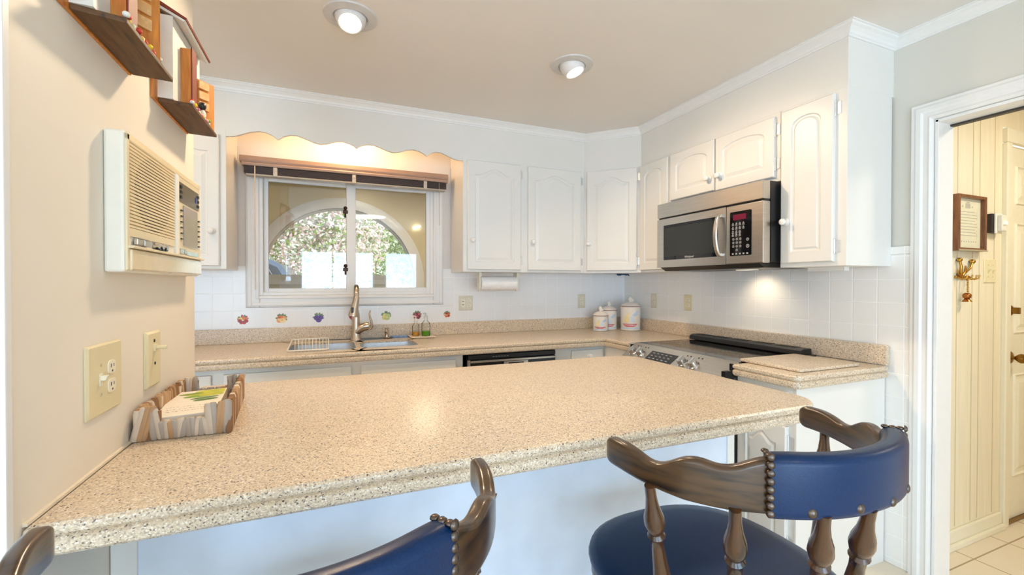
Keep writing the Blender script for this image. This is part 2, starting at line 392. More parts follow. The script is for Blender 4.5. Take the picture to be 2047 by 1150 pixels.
# doorway casing (kitchen side), jamb lining
b = MB()
prof = [(0, .012), (.010, .020), (.018, .016), (.032, .016), (.040, .022), (.056, .022), (.064, .017), (.074, .017), (.074, 0), (0, 0)]
cpath = [(OY1+.003, 0), (OY1+.003, OZ+.003), (OY0-.003, OZ+.003), (OY0-.003, 0)]
cn = [(1, 0), (1, 1), (-1, 1), (-1, 0)]
b.loops([[Vector((RX-d, y+n_[0]*u, z+n_[1]*u)) for u, d in prof] for (y, z), n_ in zip(cpath, cn)])
struct('trim_2', b, TRIMW)
b = MB().box((RX-.004, OY1-.012, 0), (RX+.114, OY1+.001, OZ)).box((RX-.004, OY0, OZ-.012), (RX+.114, OY1, OZ+.001)).box((RX-.004, OY0-.001, 0), (RX+.114, OY0+.012, OZ))
b.box((RX+.11, OY1, 0), (RX+.124, OY1+.06, OZ+.06))
struct('trim_3', b, TRIMW, bevel=.002)
b = MB().box((RX+.085, OY0+.012, OZ-.020), (RX+.112, OY1-.012, OZ-.0125)); o = b.build('header_strip', mat('dark_header_strip', (70, 66, 60), .5, .4)); o['kind'] = 'structure'; o.name = 'trim_8'  # thin dark strip added along the header's hall-side edge
# hall door
b = MB()
b.box((3.278, HY-.022, 0), (3.328, HY+.002, 2.0345)).box((3.278, HY-.022, 2.035), (4.25, HY+.002, 2.11)).box((4.2, HY-.022, 0), (4.25, HY+.002, 2.0345))
struct('trim_4', b, HALLT, bevel=.005)
door = MB().box((3.330, HY+.006, .012), (4.198, HY+.046, 2.033)).build('door_1', [HALLT, GOLD]); door['kind'] = 'structure'; door['label'] = 'cream panelled hall door with brass knob'
b = MB()
for x0, x1, z0, z1 in ((3.435, 3.72, 1.72, 1.93), (3.435, 3.72, 1.02, 1.62), (3.435, 3.72, .24, .80), (3.82, 4.10, 1.72, 1.93), (3.82, 4.10, 1.02, 1.62), (3.82, 4.10, .24, .80)):
    o1 = [(x0, z0), (x1, z0), (x1, z1), (x0, z1)]
    L = [[(u, HY+y, v) for u, v in inset(o1, d)] for d, y in ((0, .0062), (.006, -.002), (.014, .0058), (.032, .0055), (.05, -.001))]
    b.loops(L, cap0=False)
b.build('door_panel', HALLT, door)
b = MB().box((3.33, HY-.012, 0), (4.2, HY+.05, .011)); struct('trim_5', b, BRASS)
def rot_knob(o): return o
b = MB().lathe([(.030, 0), (.033, .004), (.028, .009), (.012, .012)], (3.392, HY+.006, .893), (0, -1, 0), 24); b.build('knob_rosette', BRASS, door, 35)
b = MB().lathe([(.010, .01), (.009, .022), (.013, .026), (.0225, .036), (.026, .046), (.0225, .056), (.012, .062), (.0, .063)], (3.392, HY+.006, .893), (0, -1, 0), 24); b.build('door_knob', BRASS, door, 40)
b = MB().lathe([(.026, 0), (.028, .004), (.022, .010), (.014, .012), (.014, .016)], (3.392, HY+.006, 1.147), (0, -1, 0), 24)
b.box((3.383, HY-.032, 1.130), (3.401, HY-.008, 1.164)); b.build('deadbolt', BRASS, door, 35)

# kitchen window
win = MB()
ring(win, -.49, .765, 1.139, 2.06, .075, D-.020, D)
window = win.build('window_1', TRIMW, bevel=.006); window['kind'] = 'structure'; window['label'] = 'white sliding window above the sink'
b = MB(); ring(b, -.482, .757, 1.147, 2.052, .022, D-.026, D-.018); ring(b, -.437, .712, 1.192, 2.007, .018, D-.026, D-.018); b.build('casing_moulding', TRIMW, window, bevel=.004)
b = MB(); ring(b, -.416, .691, 1.214, 1.985, .020, D-.012, D+.10); b.build('window_frame', TRIMW, window, bevel=.003)
b = MB(); ring(b, -.396, .157, 1.232, 1.975, .026, D+.025, D+.05); b.build('sash', TRIMW, window, bevel=.003)
b = MB(); ring(b, .112, .672, 1.232, 1.975, .030, D-.004, D+.022); b.box((.10, D-.010, 1.232), (.16, D+.05, 1.975)); b.build('sash', TRIMW, window, bevel=.003)
MB().box((-.37, D+.036, 1.25), (.115, D+.040, 1.955)).build('pane', GLASSW, window)
MB().box((.157, D+.007, 1.255), (.648, D+.011, 1.955)).build('pane', GLASSW, window)
for z in (1.775, 1.385):
    b = MB().box((.088, D-.006, z-.035), (.112, D+.024, z+.030)).box((.078, D-.014, z-.012), (.110, D-.004, z+.012)); b.sphere((.094, D-.010, z+.026), .013, 10); b.build('window_latch', mat('dark_bronze', (66, 44, 32), .4, .6, amt=.2), window, 40, bevel=.004)
b = MB().box((.45, D-.010, 1.224), (.475, D+.0, 1.232)); b.build('sash_lock', mat('grey_metal_lock', (130, 132, 130), .4, .5), window)

# ------------------------------------------------------------------ soffit, valance and crown
DEP = .33; FY = D-DEP; FX = RX-DEP; CE = 1.208
VY = FY
b = MB()
poly = [(-1.5, D), (-1.5, FY), (1.772, FY), (FX, 2.573), (FX, CE), (RX, CE), (RX, D)]
poly = poly[::-1]
ztop_doors = 2.155
# bulkhead above the doors: left of window, over right cabinets, along the range wall
def pr_z(mb, P, z0, z1): mb.loops([[Vector((x, y, z0)) for x, y in P], [Vector((x, y, z1)) for x, y in P]])
pr_z(b, [(-1.5, FY), (-.535, FY), (-.535, D), (-1.5, D)], 2.145, CZ)
pr_z(b, [(.825, FY), (1.772, FY), (FX, 2.573), (FX, CE), (RX, CE), (RX, D), (.825, D)], 2.145, CZ)
struct('wall_soffit', b, CABW)
b = MB()
pts = []
x0, x1 = -.535, .825
# scalloped lower edge: pairs of lobes
raw = [(-.535, 2.108), (-.50, 2.112), (-.466, 2.125), (-.42, 2.146), (-.37, 2.157), (-.335, 2.153), (-.305, 2.141), (-.279, 2.120), (-.25, 2.142), (-.215, 2.155), (-.180, 2.157), (-.13, 2.142), (-.09, 2.127), (-.055, 2.121),
       (-.02, 2.128), (.035, 2.148), (.070, 2.152), (.105, 2.145), (.135, 2.133), (.151, 2.120), (.178, 2.140), (.215, 2.152), (.25, 2.153), (.29, 2.142), (.335, 2.126), (.370, 2.120),
       (.41, 2.128), (.45, 2.145), (.49, 2.153), (.525, 2.149), (.56, 2.136), (.582, 2.122), (.61, 2.143), (.64, 2.155), (.68, 2.153), (.725, 2.136), (.765, 2.121), (.80, 2.117), (.825, 2.117)]
P = [(-.535, CZ)] + raw + [(.825, CZ)]
b.prism(P, FY, FY+.019, lambda u, v, d: (u, d, v))
val = b.build('scalloped_valance', CABW, origin=(.145, FY, 2.2)); tag(val, 'white scalloped wooden valance above the sink window', 'valance')
# crown moulding following the soffit face then the bare wall
cprof = [(u*.70, v*.655) for u, v in [(0, 0), (0, -.078), (.008, -.078), (.010, -.066), (.016, -.062), (.022, -.046), (.036, -.028), (.050, -.018), (.054, -.010), (.062, -.008), (.062, 0)]]
path = [(-1.5, FY), (1.772, FY), (FX, 2.573), (FX, CE), (RX, CE), (RX, -3.2)]
nrm = []
L = []
for i, p in enumerate(path):
    ns = []
    if i > 0: e = (Vector(p)-Vector(path[i-1])).normalized(); ns.append(Vector((e.y, -e.x)))
    if i < len(path)-1: e = (Vector(path[i+1])-Vector(p)).normalized(); ns.append(Vector((e.y, -e.x)))
    if len(ns) == 2: m = (ns[0]+ns[1])/(1+ns[0].dot(ns[1]))
    else: m = ns[0]
    L.append([Vector((p[0]+m.x*d, p[1]+m.y*d, CZ+h)) for d, h in cprof])
b = MB().loops(L); struct('trim_6', b, TRIMW)

# ------------------------------------------------------------------ cabinets
KN = [(.017, 0), (.019, .002), (.018, .005), (.009, .008), (.0075, .014), (.010, .018), (.015, .022), (.0165, .028), (.013, .034), (.006, .0365), (0, .037)]
def knob(parent, o, n, s=1.):
    b = MB().lathe([(r*s, h*s) for r, h in KN], o, n, 16); return b.build('knob', WHITE, parent, 40)
def hinge(parent, o, U, Nn):
    o = Vector(o); b = MB()
    Z = Vector((0, 0, 1)); U = Vector(U); Nn = Vector(Nn)
    b.obox(o, U, Z, Nn, (.0, .022), (-.026, .026), (.0, .003)); b.cyl(o+Z*-.028+Nn*.007, o+Z*.028+Nn*.007, .0055, 10)
    for z in (-.03, .03): b.sphere(o+Z*z+Nn*.007, .0058, 8)
    return b.build('hinge', mat('white_painted_hinge', (226, 226, 224), .25, .4), parent, 40)
def door_outline(w, h, m, arch, n=18, bell=True, d=0.):
    """arched panel outline, counter-clockwise from lower left; u 0..w, v 0..h"""
    x0, x1, y0, y1 = m+d, w-m-d, m*1.02+d, h-m*.98-d
    if not bell:
        ys = y1-arch
        return [(x0, y0), (x1, y0), (x1, ys-.02)]+[(x1-(x1-x0)*(.5-.5*cos(pi*k/n)), ys+arch*sin(pi*k/n)**.9) for k in range(n+1)]+[(x0, ys-.02)]
    P = [(x0, y0), (x1, y0)]
    if arch <= 0: return P+[(x1, y1), (x0, y1)]
    ys = y1-arch; sh = (x1-x0)*.12
    P.append((x1, ys))
    for k in range(n+1):
        t = k/n; x = x1-sh*.2-(x1-x0-sh*.4)*t
        tt = min(max((t-.06)/.88, 0), 1); c = .5-.5*cos(2*pi*tt)
        P.append((x, ys+arch*c))
    P.append((x0, ys)); return P
def cab_door(parent, o, U, Nn, w, h, arch=.045, m=.052, th=.019, knob_uv=None, hinge_side=None, name='door', hz=(.09, .91), bell=True):
    """overlay door: o = lower left corner on the face frame, U along the width, Nn outward"""
    o = Vector(o); U = Vector(U); Nn = Vector(Nn); Z = Vector((0, 0, 1))
    F = lambda u, v, d: o+U*u+Z*v+Nn*d
    b = MB()
    inner = door_outline(w, h, m, arch, 18, bell)
    # outer loop matched to the inner one by rays from the centre
    cx, cy = w/2, h*.48
    outer = []
    for (u, v) in inner:
        du, dv = u-cx, v-cy
        k = min((w/2)/abs(du) if abs(du) > 1e-6 else 1e9, ((h-cy) if dv > 0 else cy)/abs(dv) if abs(dv) > 1e-6 else 1e9)
        outer.append((cx+du*k, cy+dv*k))
    outer[0] = (0, 0); outer[1] = (w, 0)
    # corners of the top
    i_r = 2; outer[i_r] = (w, inner[2][1]); outer[-1] = (0, inner[-1][1])
    if arch > 0:
        top = inner[3:-1]
        for k in range(len(top)): outer[3+k] = (w*(1-k/(len(top)-1)), h)
    else:
        outer[2] = (w, h); outer[-1] = (0, h)
    ob = [(min(max(u, .0045), w-.0045), min(max(v, .0045), h-.0045)) for u, v in outer]
    L = [[F(u, v, .0005) for u, v in outer], [F(u, v, th-.005) for u, v in outer], [F(u, v, th) for u, v in ob],
         [F(u, v, th) for u, v in inner], [F(u, v, th-.0065) for u, v in door_outline(w, h, m, arch, 18, bell, .005)], [F(u, v, th-.0065) for u, v in door_outline(w, h, m, arch, 18, bell, .011)],
         [F(u, v, th-.001) for u, v in door_outline(w, h, m, arch, 18, bell, min(.030, (w-2*m)*.14))]]
    b.loops(L)
    d = b.build(name, CABW, parent, 9)
    if knob_uv: knob(d, F(knob_uv[0], knob_uv[1], th), Nn)
    if hinge_side is not None:
        for k in hz:
            hinge(d, F(w if hinge_side > 0 else 0, h*k, 0), U*hinge_side, Nn)
    return d
UZ0 = 1.37; DZ0, DZ1 = 1.386, 2.126
X = (1, 0, 0); YM = (0, -1, 0); XM = (-1, 0, 0)
# left of the window
c = thing('upper_cabinet', (-1.0, 3.03, UZ0), 'white single-door upper cabinet beside the window, partly hidden by the cream partition', 'cabinet', 'white upper kitchen cabinets')
MB().box((-1.5, FY, UZ0), (-.535, D-.01, 2.146)).build('body', CABW, c, bevel=.002)
cab_door(c, (-1.02, FY, DZ0), X, YM, .455, .725, knob_uv=(.42, .19), hinge_side=-1)
# right of the window, two doors
c = thing('upper_cabinet', (1.3, 3.03, UZ0), 'white two-door upper cabinet above the paper towel roll', 'cabinet', 'white upper kitchen cabinets')
MB().box((.825, FY, UZ0), (1.7715, D-.01, 2.146)).build('body', CABW, c, bevel=.002)
cab_door(c, (.852, FY, DZ0), X, YM, .392, DZ1-DZ0, knob_uv=(.033, .198), hinge_side=1)
cab_door(c, (1.300, FY, DZ0), X, YM, .435, DZ1-DZ0, knob_uv=(.030, .200), hinge_side=1)
# diagonal corner cabinet
c = thing('corner_cabinet', (2.1, 2.95, UZ0), 'white diagonal corner upper cabinet above the three sailboat canisters', 'cabinet', 'white upper kitchen cabinets')
b = MB(); pr_z(b, [(1.7725, FY), (FX, 2.5735), (RX-.01, 2.5735), (RX-.01, D-.01), (1.7725, D-.01)], UZ0, 2.146); b.build('body', CABW, c)
dv = Vector((FX-1.772, 2.573-FY, 0)); dl = dv.length; dU = dv.normalized(); dN = Vector((dU.y, -dU.x, 0))
cab_door(c, Vector((1.772, FY, DZ0))+dU*.022, dU, dN, dl-.048, DZ1-DZ0, m=.055, knob_uv=(.02, .20), hinge_side=1)
# range wall: narrow door, over-microwave pair, tall end unit
YU = (0, -1, 0)
c = thing('upper_cabinet', (2.22, 2.43, UZ0), 'narrow white upper cabinet between the diagonal corner cabinet and the microwave', 'cabinet', 'white upper kitchen cabinets')
MB().box((FX, 2.276, UZ0), (RX-.01, 2.5725, 2.146)).build('body', CABW, c, bevel=.002)
cab_door(c, (FX, 2.566, DZ0), YU, XM, .279, DZ1-DZ0, m=.05, bell=False, hinge_side=-1)
c = thing('upper_cabinet', (2.22, 1.9, 1.80), 'short white two-door upper cabinet directly above the microwave', 'cabinet', 'white upper kitchen cabinets')
MB().box((FX, 1.513, 1.80), (RX-.01, 2.275, 2.146)).build('body', CABW, c, bevel=.002)
cab_door(c, (FX, 2.262, 1.828), YU, XM, .354, .298, arch=.04, m=.05, bell=False, knob_uv=(.322, .074), name='door', hinge_side=None)
cab_door(c, (FX, 1.898, 1.822), YU, XM, .360, .302, arch=.04, m=.05, bell=False, knob_uv=(.036, .080), hinge_side=1, hz=(.22, .78))
c = thing('upper_cabinet', (2.22, 1.36, UZ0), 'tall narrow white end cabinet right beside the microwave with visible hinges', 'cabinet', 'white upper kitchen cabinets')
MB().box((FX, CE, UZ0), (RX-.01, 1.512, 2.146)).build('body', CABW, c, bevel=.002)
cab_door(c, (FX, 1.500, DZ0+.003), YU, XM, .244, DZ1-DZ0, m=.052, bell=False, knob_uv=(.030, .20), hinge_side=1)
MB().box((2.20, 1.30, 1.352), (2.235, 1.47, UZ0)).build('under_cabinet_rail', CABW, c)

# ------------------------------------------------------------------ base cabinets and worktops
BZ = .858
c = thing('base_cabinet', (0, 2.9, 0), 'white base cabinet run under the sink with flat false drawer fronts', 'cabinet', 'white base cabinets')
MB().box((-1.49, 2.60, .10), (.765, 3.185, .12)).box((-1.49, 2.60, .10), (.765, 2.62, BZ)).box((-1.49, 2.60, .10), (-1.48, 3.185, BZ)).box((.745, 2.60, .10), (.765, 3.185, BZ)).box((-1.49, 3.165, .1), (.765, 3.185, BZ)).box((-1.49, 2.66, 0), (.765, 2.68, .1)).build('body', CABW, c)
for x0, x1 in ((-1.0, -.55), (-.50, .105), (.155, .70)):
    MB().box((x0, 2.583, .685), (x1, 2.6005, .832)).build('drawer_front', CABW, c, bevel=.005)
for x0, x1 in ((-1.0, -.55), (-.50, -.205), (-.19, .105), (.155, .42), (.435, .70)):
    cab_door(c, (x0, 2.6, .12), X, YM, x1-x0, .545, arch=.04, m=.05, knob_uv=((x1-x0)*.12, .49))
c = thing('base_cabinet', (1.56, 2.9, 0), 'white base cabinet with a knobbed drawer in the counter corner beside the dishwasher', 'cabinet', 'white base cabinets')
MB().box((1.379, 2.60, .10), (1.765, 3.19, BZ)).box((1.379, 2.66, 0), (1.765, 3.19, .1)).box((1.765, 2.312, .10), (2.37, 3.19, BZ)).build('body', CABW, c)
b = MB().box((1.50, 2.583, .70), (1.748, 2.6005, .838)).build('drawer', CABW, c, bevel=.005); knob(b, (1.635, 2.583, .795), (0, -1, 0))
cab_door(c, (1.50, 2.6, .12), X, YM, .248, .56, arch=.04, m=.05, knob_uv=(.03, .50))
c = thing('base_cabinet', (2.07, 1.37, 0), 'white end base cabinet with one hinged door beside the hall doorway', 'cabinet', 'white base cabinets')
MB().box((1.775, 1.232, .10), (2.375, 1.512, BZ)).box((1.83, 1.232, 0), (2.375, 1.512, .1)).box((1.772, 1.226, 0), (2.375, 1.2335, BZ)).build('body', CABW, c)
cab_door(c, (1.775, 1.498, .13), YU, XM, .238, .56, arch=.035, m=.045, knob_uv=(.028, .49), hinge_side=1, hz=(.12, .88))
MB().box((1.757, 1.260, .71), (1.7755, 1.498, .838)).build('drawer_front', CABW, c, bevel=.005)
# peninsula base
c = thing('peninsula_cabinet', (.45, 1.55, 0), 'white peninsula base cabinet with a pale mottled panel facing the bar stools', 'cabinet')
MB().box((LX+.002, 1.215, .0), (1.385, 1.86, .856)).build('body', CABW, c)
MB().box((-.392, 1.201, .0), (1.365, 1.216, .856)).build('back_panel', GRAYP, c)
MB().box((LX+.001, 1.195, .0), (-.392, 1.216, .856)).build('corner_trim', CABW, c, bevel=.003)
MB().box((1.355, 1.196, 0), (1.39, 1.217, .856)).build('corner_trim', CABW, c, bevel=.003)
for i in range(3):
    cab_door(c, (1.33-i*.58, 1.86, .13), (-1, 0, 0), (0, 1, 0), .53, .68, arch=.04, m=.05, knob_uv=(.03, .6))

EDGE = [(.014, 0), (.006, -.002), (.001, -.007), (0, -.013), (.0015, -.019), (.006, -.0235), (.009, -.026), (.004, -.028), (.0005, -.031), (0, -.040), (.002, -.050), (.008, -.056)]
TOP = .915
def slab(name, outline, z=TOP, prof=EDGE, mats=STONE, parent=None):
    b = MB(); L = [[Vector((x, y, z+h)) for x, y in inset(outline, d)] for d, h in prof]
    b.loops(L[::-1]); return b.build(name, mats, parent, 30)
def fillet(P, rad, n=8):
    """round the corners of polygon P with radii list"""
    out = []
    for i, (p, r) in enumerate(zip(P, rad)):
        if r <= 0: out.append(p); continue
        p = Vector(p); a = Vector(P[i-1]); c_ = Vector(P[(i+1) % len(P)])
        u = (a-p).normalized(); v = (c_-p).normalized(); ang = u.angle(v); t = r/math.tan(ang/2)
        cc = p+(u+v).normalized()*(r/sin(ang/2)); s_ = p+u*t; e_ = p+v*t
        a0 = math.atan2(*(s_-cc).yx); a1 = math.atan2(*(e_-cc).yx)
        while a1 < a0-pi: a1 += 2*pi
        while a1 > a0+pi: a1 -= 2*pi
        out += [tuple(cc+Vector((cos(a0+(a1-a0)*k/n), sin(a0+(a1-a0)*k/n)))*r) for k in range(n+1)]
    return out
o = slab('peninsula_worktop', fillet([(LX+.001, .908), (1.468, .908), (1.468, 1.925), (LX+.001, 1.925)], [0, .11, .12, 0]))
tag(o, 'large tan speckled stone-look peninsula worktop with rounded corners', 'countertop')
o = MB().box((LX+.0, .91, TOP-.001), (LX+.006, 1.84, TOP+.004)).build('caulk_bead', mat('pale_caulk', (232, 220, 200), .5)); o['kind'] = 'structure'; o.name = 'trim_7'
# back counter: pieces round the sink cut-out
CF = 2.555; CB = 3.188
hx = [(-.222, .137, 2.677, 3.03), (.165, .50, 2.695, 2.965)]
ct = thing('kitchen_countertop', (.4, 2.9, TOP), 'tan speckled L-shaped worktop along the window wall with sink cut-out and upstand', 'countertop')
b = MB()
def hole_slab(mb, x0, x1, y0, y1, hole):
    a0, a1, c0, c1 = hole; r = .05
    inn = rrect(a1-a0, c1-c0, r, 5, (a0+a1)/2, (c0+c1)/2)
    out = []
    for (x, y) in inn:
        fx = (x-a0)/(a1-a0); fy = (y-c0)/(c1-c0)
        out.append((x, y))
    cx, cy = (a0+a1)/2, (c0+c1)/2
    res = []
    for x, y in inn:
        du, dv = x-cx, y-cy
        k = min(((x1-cx) if du > 0 else (cx-x0))/abs(du) if abs(du) > 1e-6 else 1e9, ((y1-cy) if dv > 0 else (cy-y0))/abs(dv) if abs(dv) > 1e-6 else 1e9)
        res.append((cx+du*k, cy+dv*k))
    # force exact corners at the middle of each rounded corner
    for q, (px, py) in enumerate(((x1, y1), (x0, y1), (x0, y0), (x1, y0))):
        for dk, w in ((2, 0), (3, 0)): res[q*6+dk] = (px, py)
    L = [[Vector((x, y, TOP)) for x, y in res], [Vector((x, y, TOP)) for x, y in inn], [Vector((x, y, TOP-.009)) for x, y in inn], [Vector((x, y, TOP-.009)) for x, y in res]]
    mb.loops(L, cap0=False, cap1=False)
E0 = CF+.014
hole_slab(b, -.30, .151, E0, CB, hx[0]); hole_slab(b, .151, .60, E0, CB, hx[1])
b.box((-1.49, E0, TOP-.009), (-.30, CB, TOP)).box((.60, E0, TOP-.009), (1.759, CB, TOP)).box((1.759, 2.297, TOP-.009), (2.375, CB, TOP))
prf = [(CF+d, TOP+h) for d, h in EDGE]+[(CF+.014, TOP-.056), (CF+.016, TOP-.004)]
b.loops([[Vector((-1.5, y, z)) for y, z in prf], [Vector((1.745+(y-CF), y, z)) for y, z in prf]])
prx = [(1.745+d, TOP+h) for d, h in EDGE]+[(1.745+.014, TOP-.056), (1.745+.016, TOP-.004)]
b.loops([[Vector((x, CF+(x-1.745), z)) for x, z in prx], [Vector((x, 2.297, z)) for x, z in prx]])
b.build('worktop', STONE, ct, 30)
b = MB().box((-1.49, CB-.022, TOP), (2.353, CB+.001, TOP+.092)).box((2.353, CE, TOP), (2.379, CB-.02, TOP+.092)); b.build('upstand', STONE, ct, bevel=.003)
o = slab('end_countertop', fillet([(1.745, 1.200), (2.352, 1.200), (2.352, 1.516), (1.745, 1.516)], [.03, 0, 0, 0]))
tag(o, 'small tan speckled worktop between the range and the hall doorway', 'countertop')

# ------------------------------------------------------------------ sink, faucet and things by the sink
SINKM = mat('sink_steel', (226, 230, 236), .38, .75, amt=.06, scale=30)
s = thing('kitchen_sink', (.14, 2.83, .70), 'stainless double-bowl undermount sink below the window', 'sink')
for a0, a1, c0, c1 in hx:
    b = MB(); inn = rrect(a1-a0+.012, c1-c0+.012, .05, 5, (a0+a1)/2, (c0+c1)/2)
    L = [[Vector((x, y, .9055)) for x, y in inn], [Vector((x, y, .74)) for x, y in inset(inn, .004)], [Vector((x, y, .715)) for x, y in inset(inn, .014)], [Vector((x, y, .708)) for x, y in inset(inn, .035)]]
    b.loops(L, cap0=False); o = b.build('bowl', SINKM, s, 40)
    MB().lathe([(.042, 0), (.040, .003), (.02, .001), (0, .001)], ((a0+a1)/2, (c0+c1)/2, .7085), (0, 0, 1), 20).build('drain', CHROME, o, 40)
f = thing('kitchen_faucet', (.155, 3.09, TOP), 'brushed nickel gooseneck pull-down faucet with curled side lever', 'faucet')
b = MB().lathe([(.034, 0), (.034, .004), (.030, .010), (.028, .06), (.026, .12), (.024, .17), (.020, .185), (.018, .20)], (.155, 3.09, TOP), (0, 0, 1), 24); b.build('body', STEELV, f, 40)
pts = [(.155, 3.09, 1.10), (.155, 3.09, 1.19)]
for k in range(0, 11):
    a = pi*k/10*.93; pts.append((.155-.003*k/10, 3.09-.075+.075*cos(a), 1.205+.066*sin(a)))
pts += [(.151, 2.938, 1.19)]
b = MB().tube(pts, .0150, 16); b.build('spout', STEELV, f, 50)
q0 = Vector((.1505, 2.936, 1.195)); q1 = Vector((.128, 2.925, 1.082))
b = MB().lathe([(.016, -.012), (.0185, .0), (.020, .02), (.0225, .045), (.026, .08), (.030, .105), (.030, .113), (.024, .114)], q0, q1-q0, 24)
o = b.build('spray_head', STEELV, f, 40)
MB().box((.118, 2.899, 1.105), (.132, 2.909, 1.142)).build('spray_button', BLACKP, o, bevel=.004)
b = MB().tube([(.155, 3.085, .965), (.175, 3.08, .985), (.195, 3.075, 1.00), (.222, 3.07, 1.008), (.232, 3.07, 1.008)], [.024, .026, .0275, .0275, .026], 18); b.build('valve_housing', STEELV, f, 50)
b = MB().tube([(.232, 3.062, .985), (.246, 3.058, .99), (.253, 3.056, 1.01), (.249, 3.054, 1.04), (.240, 3.052, 1.068), (.237, 3.050, 1.09), (.243, 3.048, 1.112)], [.006, .008, .0085, .0075, .006, .005, .0042], 12); b.build('lever_handle', STEELV, f, 50)
b = MB().lathe([(.021, 0), (.022, .004), (.013, .010), (.010, .03), (.013, .04), (.0155, .046), (.012, .052), (.008, .054), (.008, .062), (.014, .064), (.014, .070), (.0, .072)], (.355, 3.115, TOP), (0, 0, 1), 20)
sd = b.build('soap_dispenser', STEELV, None, 40, origin=None); tag(sd, 'small brushed nickel soap pump between faucet and blue dishcloth', 'soap dispenser')
MB().tube([(.355, 3.115, .982), (.352, 3.095, .986), (.350, 3.078, .981)], .0045, 10).build('pump_nozzle', STEELV, sd, 40)
# dish rack
RACK = mat('white_coated_wire', (236, 230, 218), .4)
b = MB()
fr_ = [(-.218, 2.655), (-.012, 2.655), (-.012, 3.02), (-.218, 3.02)]
rk = thing('dish_rack', (-.115, 2.84, TOP), 'white wire drying rack over the sink bowl', 'dish rack')
b = MB(); zf = lambda y: .9245+(y-2.655)*.055
P = fillet(fr_, [.02]*4, 4); P = P+[P[0]]; b.tube([(x, y, zf(y)) for x, y in P], .0042, 8, cap=False); b.build('rim_wire', RACK, rk, 50)
for k in range(10):
    x = -.202+k*.0195
    MB().tube([(x, 2.657, zf(2.657)), (x, 2.70, .915), (x+.002, 2.72, .885), (x+.002, 2.96, .885), (x, 2.985, .92), (x, 3.02, zf(3.02))], .0026, 6).build('wire_bar', RACK, rk, 50)
# folded cloth
b = MB(); nx, ny = 10, 6
for lay in range(2):
    g = [[Vector((.392+.10*i/nx+.004*sin(j), 3.10+.055*j/ny, .9165+lay*.008+.004*abs(sin(i*.9+j*.7+lay)))) for i in range(nx+1)] for j in range(ny+1)]
    top = [p for r in g for p in r]; bot = [p-Vector((0, 0, .0045)) for p in top]; n_ = nx+1
    fs = [(j*n_+i, j*n_+i+1, (j+1)*n_+i+1, (j+1)*n_+i) for j in range(ny) for i in range(nx)]
    k = len(top); edge = [i for i in range(n_)]+[j*n_+nx for j in range(1, ny+1)]+[ny*n_+i for i in range(nx-1, -1, -1)]+[j*n_ for j in range(ny-1, 0, -1)]
    fs2 = [tuple(i+k for i in f_)[::-1] for f_ in fs]; sd_ = [(edge[i], edge[(i+1) % len(edge)], edge[(i+1) % len(edge)]+k, edge[i]+k) for i in range(len(edge))]
    b.add(top+bot, fs+fs2+sd_)
o = b.build('dishcloth', mat('pale_blue_cloth', (140, 170, 214), .85, scale=80, amt=.15, bump=.3, bscale=300), None, 60); tag(o, 'folded pale blue dishcloth beside the soap pump', 'dishcloth')
o = MB().box((.502, 3.00, TOP+.006), (.672, 3.13, TOP+.012)).box((.515, 3.012, TOP+.0005), (.66, 3.118, TOP+.007)).build('soap_tray', mat('cream_tray', (232, 214, 186), .4), None, bevel=.004); tag(o, 'small cream tray under two soap bottles', 'tray')
CLEAR = glass('clear_bottle', (.95, .97, .96, 1), 1.16)
def bottle(x, y, r, h, liq, lh, label, pump):
    t_ = thing('soap_bottle', (x, y, TOP+.012), label, 'bottle', 'clear soap bottles on the cream tray')
    z = TOP+.0125
    b = MB().lathe([(r*.9, 0), (r, .004), (r, h*.62), (r*.9, h*.72), (r*.42, h*.84), (r*.40, h)], (x, y, z), (0, 0, 1), 20); b.build('bottle', CLEAR, t_, 40)
    b = MB().lathe([(r*.86, .003), (r*.94, .006), (r*.94, lh), (0, lh)], (x, y, z), (0, 0, 1), 20); b.build('liquid', liq, t_, 40)
    b = MB().lathe([(r*.5, h), (r*.5, h+.014), (r*.2, h+.016), (r*.2, h+.032)], (x, y, z), (0, 0, 1), 14); b.tube([(x, y, z+h+.03), (x-.012, y-.012, z+h+.034), (x-.02, y-.022, z+h+.028)], .004, 8); b.build('pump', pump, t_, 40)
bottle(.545, 3.075, .024, .105, mat('amber_soap', (222, 150, 50), .2), .028, 'clear bottle with amber soap, the shorter one on the tray', mat('pale_pump', (236, 226, 220), .4))
bottle(.612, 3.06, .030, .125, mat('green_soap', (96, 158, 30), .2), .034, 'clear bottle with green soap, the taller one on the tray', mat('grey_pump', (210, 212, 210), .35))

# paper towel roll under the cabinet
t_ = thing('paper_towel_holder', (1.12, 2.99, UZ0), 'white paper towel roll on an ivory holder under the two-door cabinet', 'paper towel holder')
for x in (.975, 1.262):
    MB().prism(ellipse(2.985, 1.297, .030, .062, 0, 20)+[], x-.005, x+.005, lambda u, v, d: (d, u, v)).box((x-.008, 2.95, 1.34), (x+.008, 3.02, UZ0-.0005)).build('bracket', IVORYP, t_, 40)
b = MB().lathe([(.019, 0), (.052, 0), (.052, .272), (.019, .272)], (.982, 2.985, 1.292), (1, 0, 0), 32, cap=False); b.build('paper_roll', mat('white_paper_towel', (240, 238, 236), .9, bump=.2, bscale=300), t_, 40)
b = MB().lathe([(.018, -.001), (.018, .274)], (.982, 2.985, 1.292), (1, 0, 0), 16); b.build('roll_tube', mat('cardboard', (190, 164, 130), .8), t_, 40)
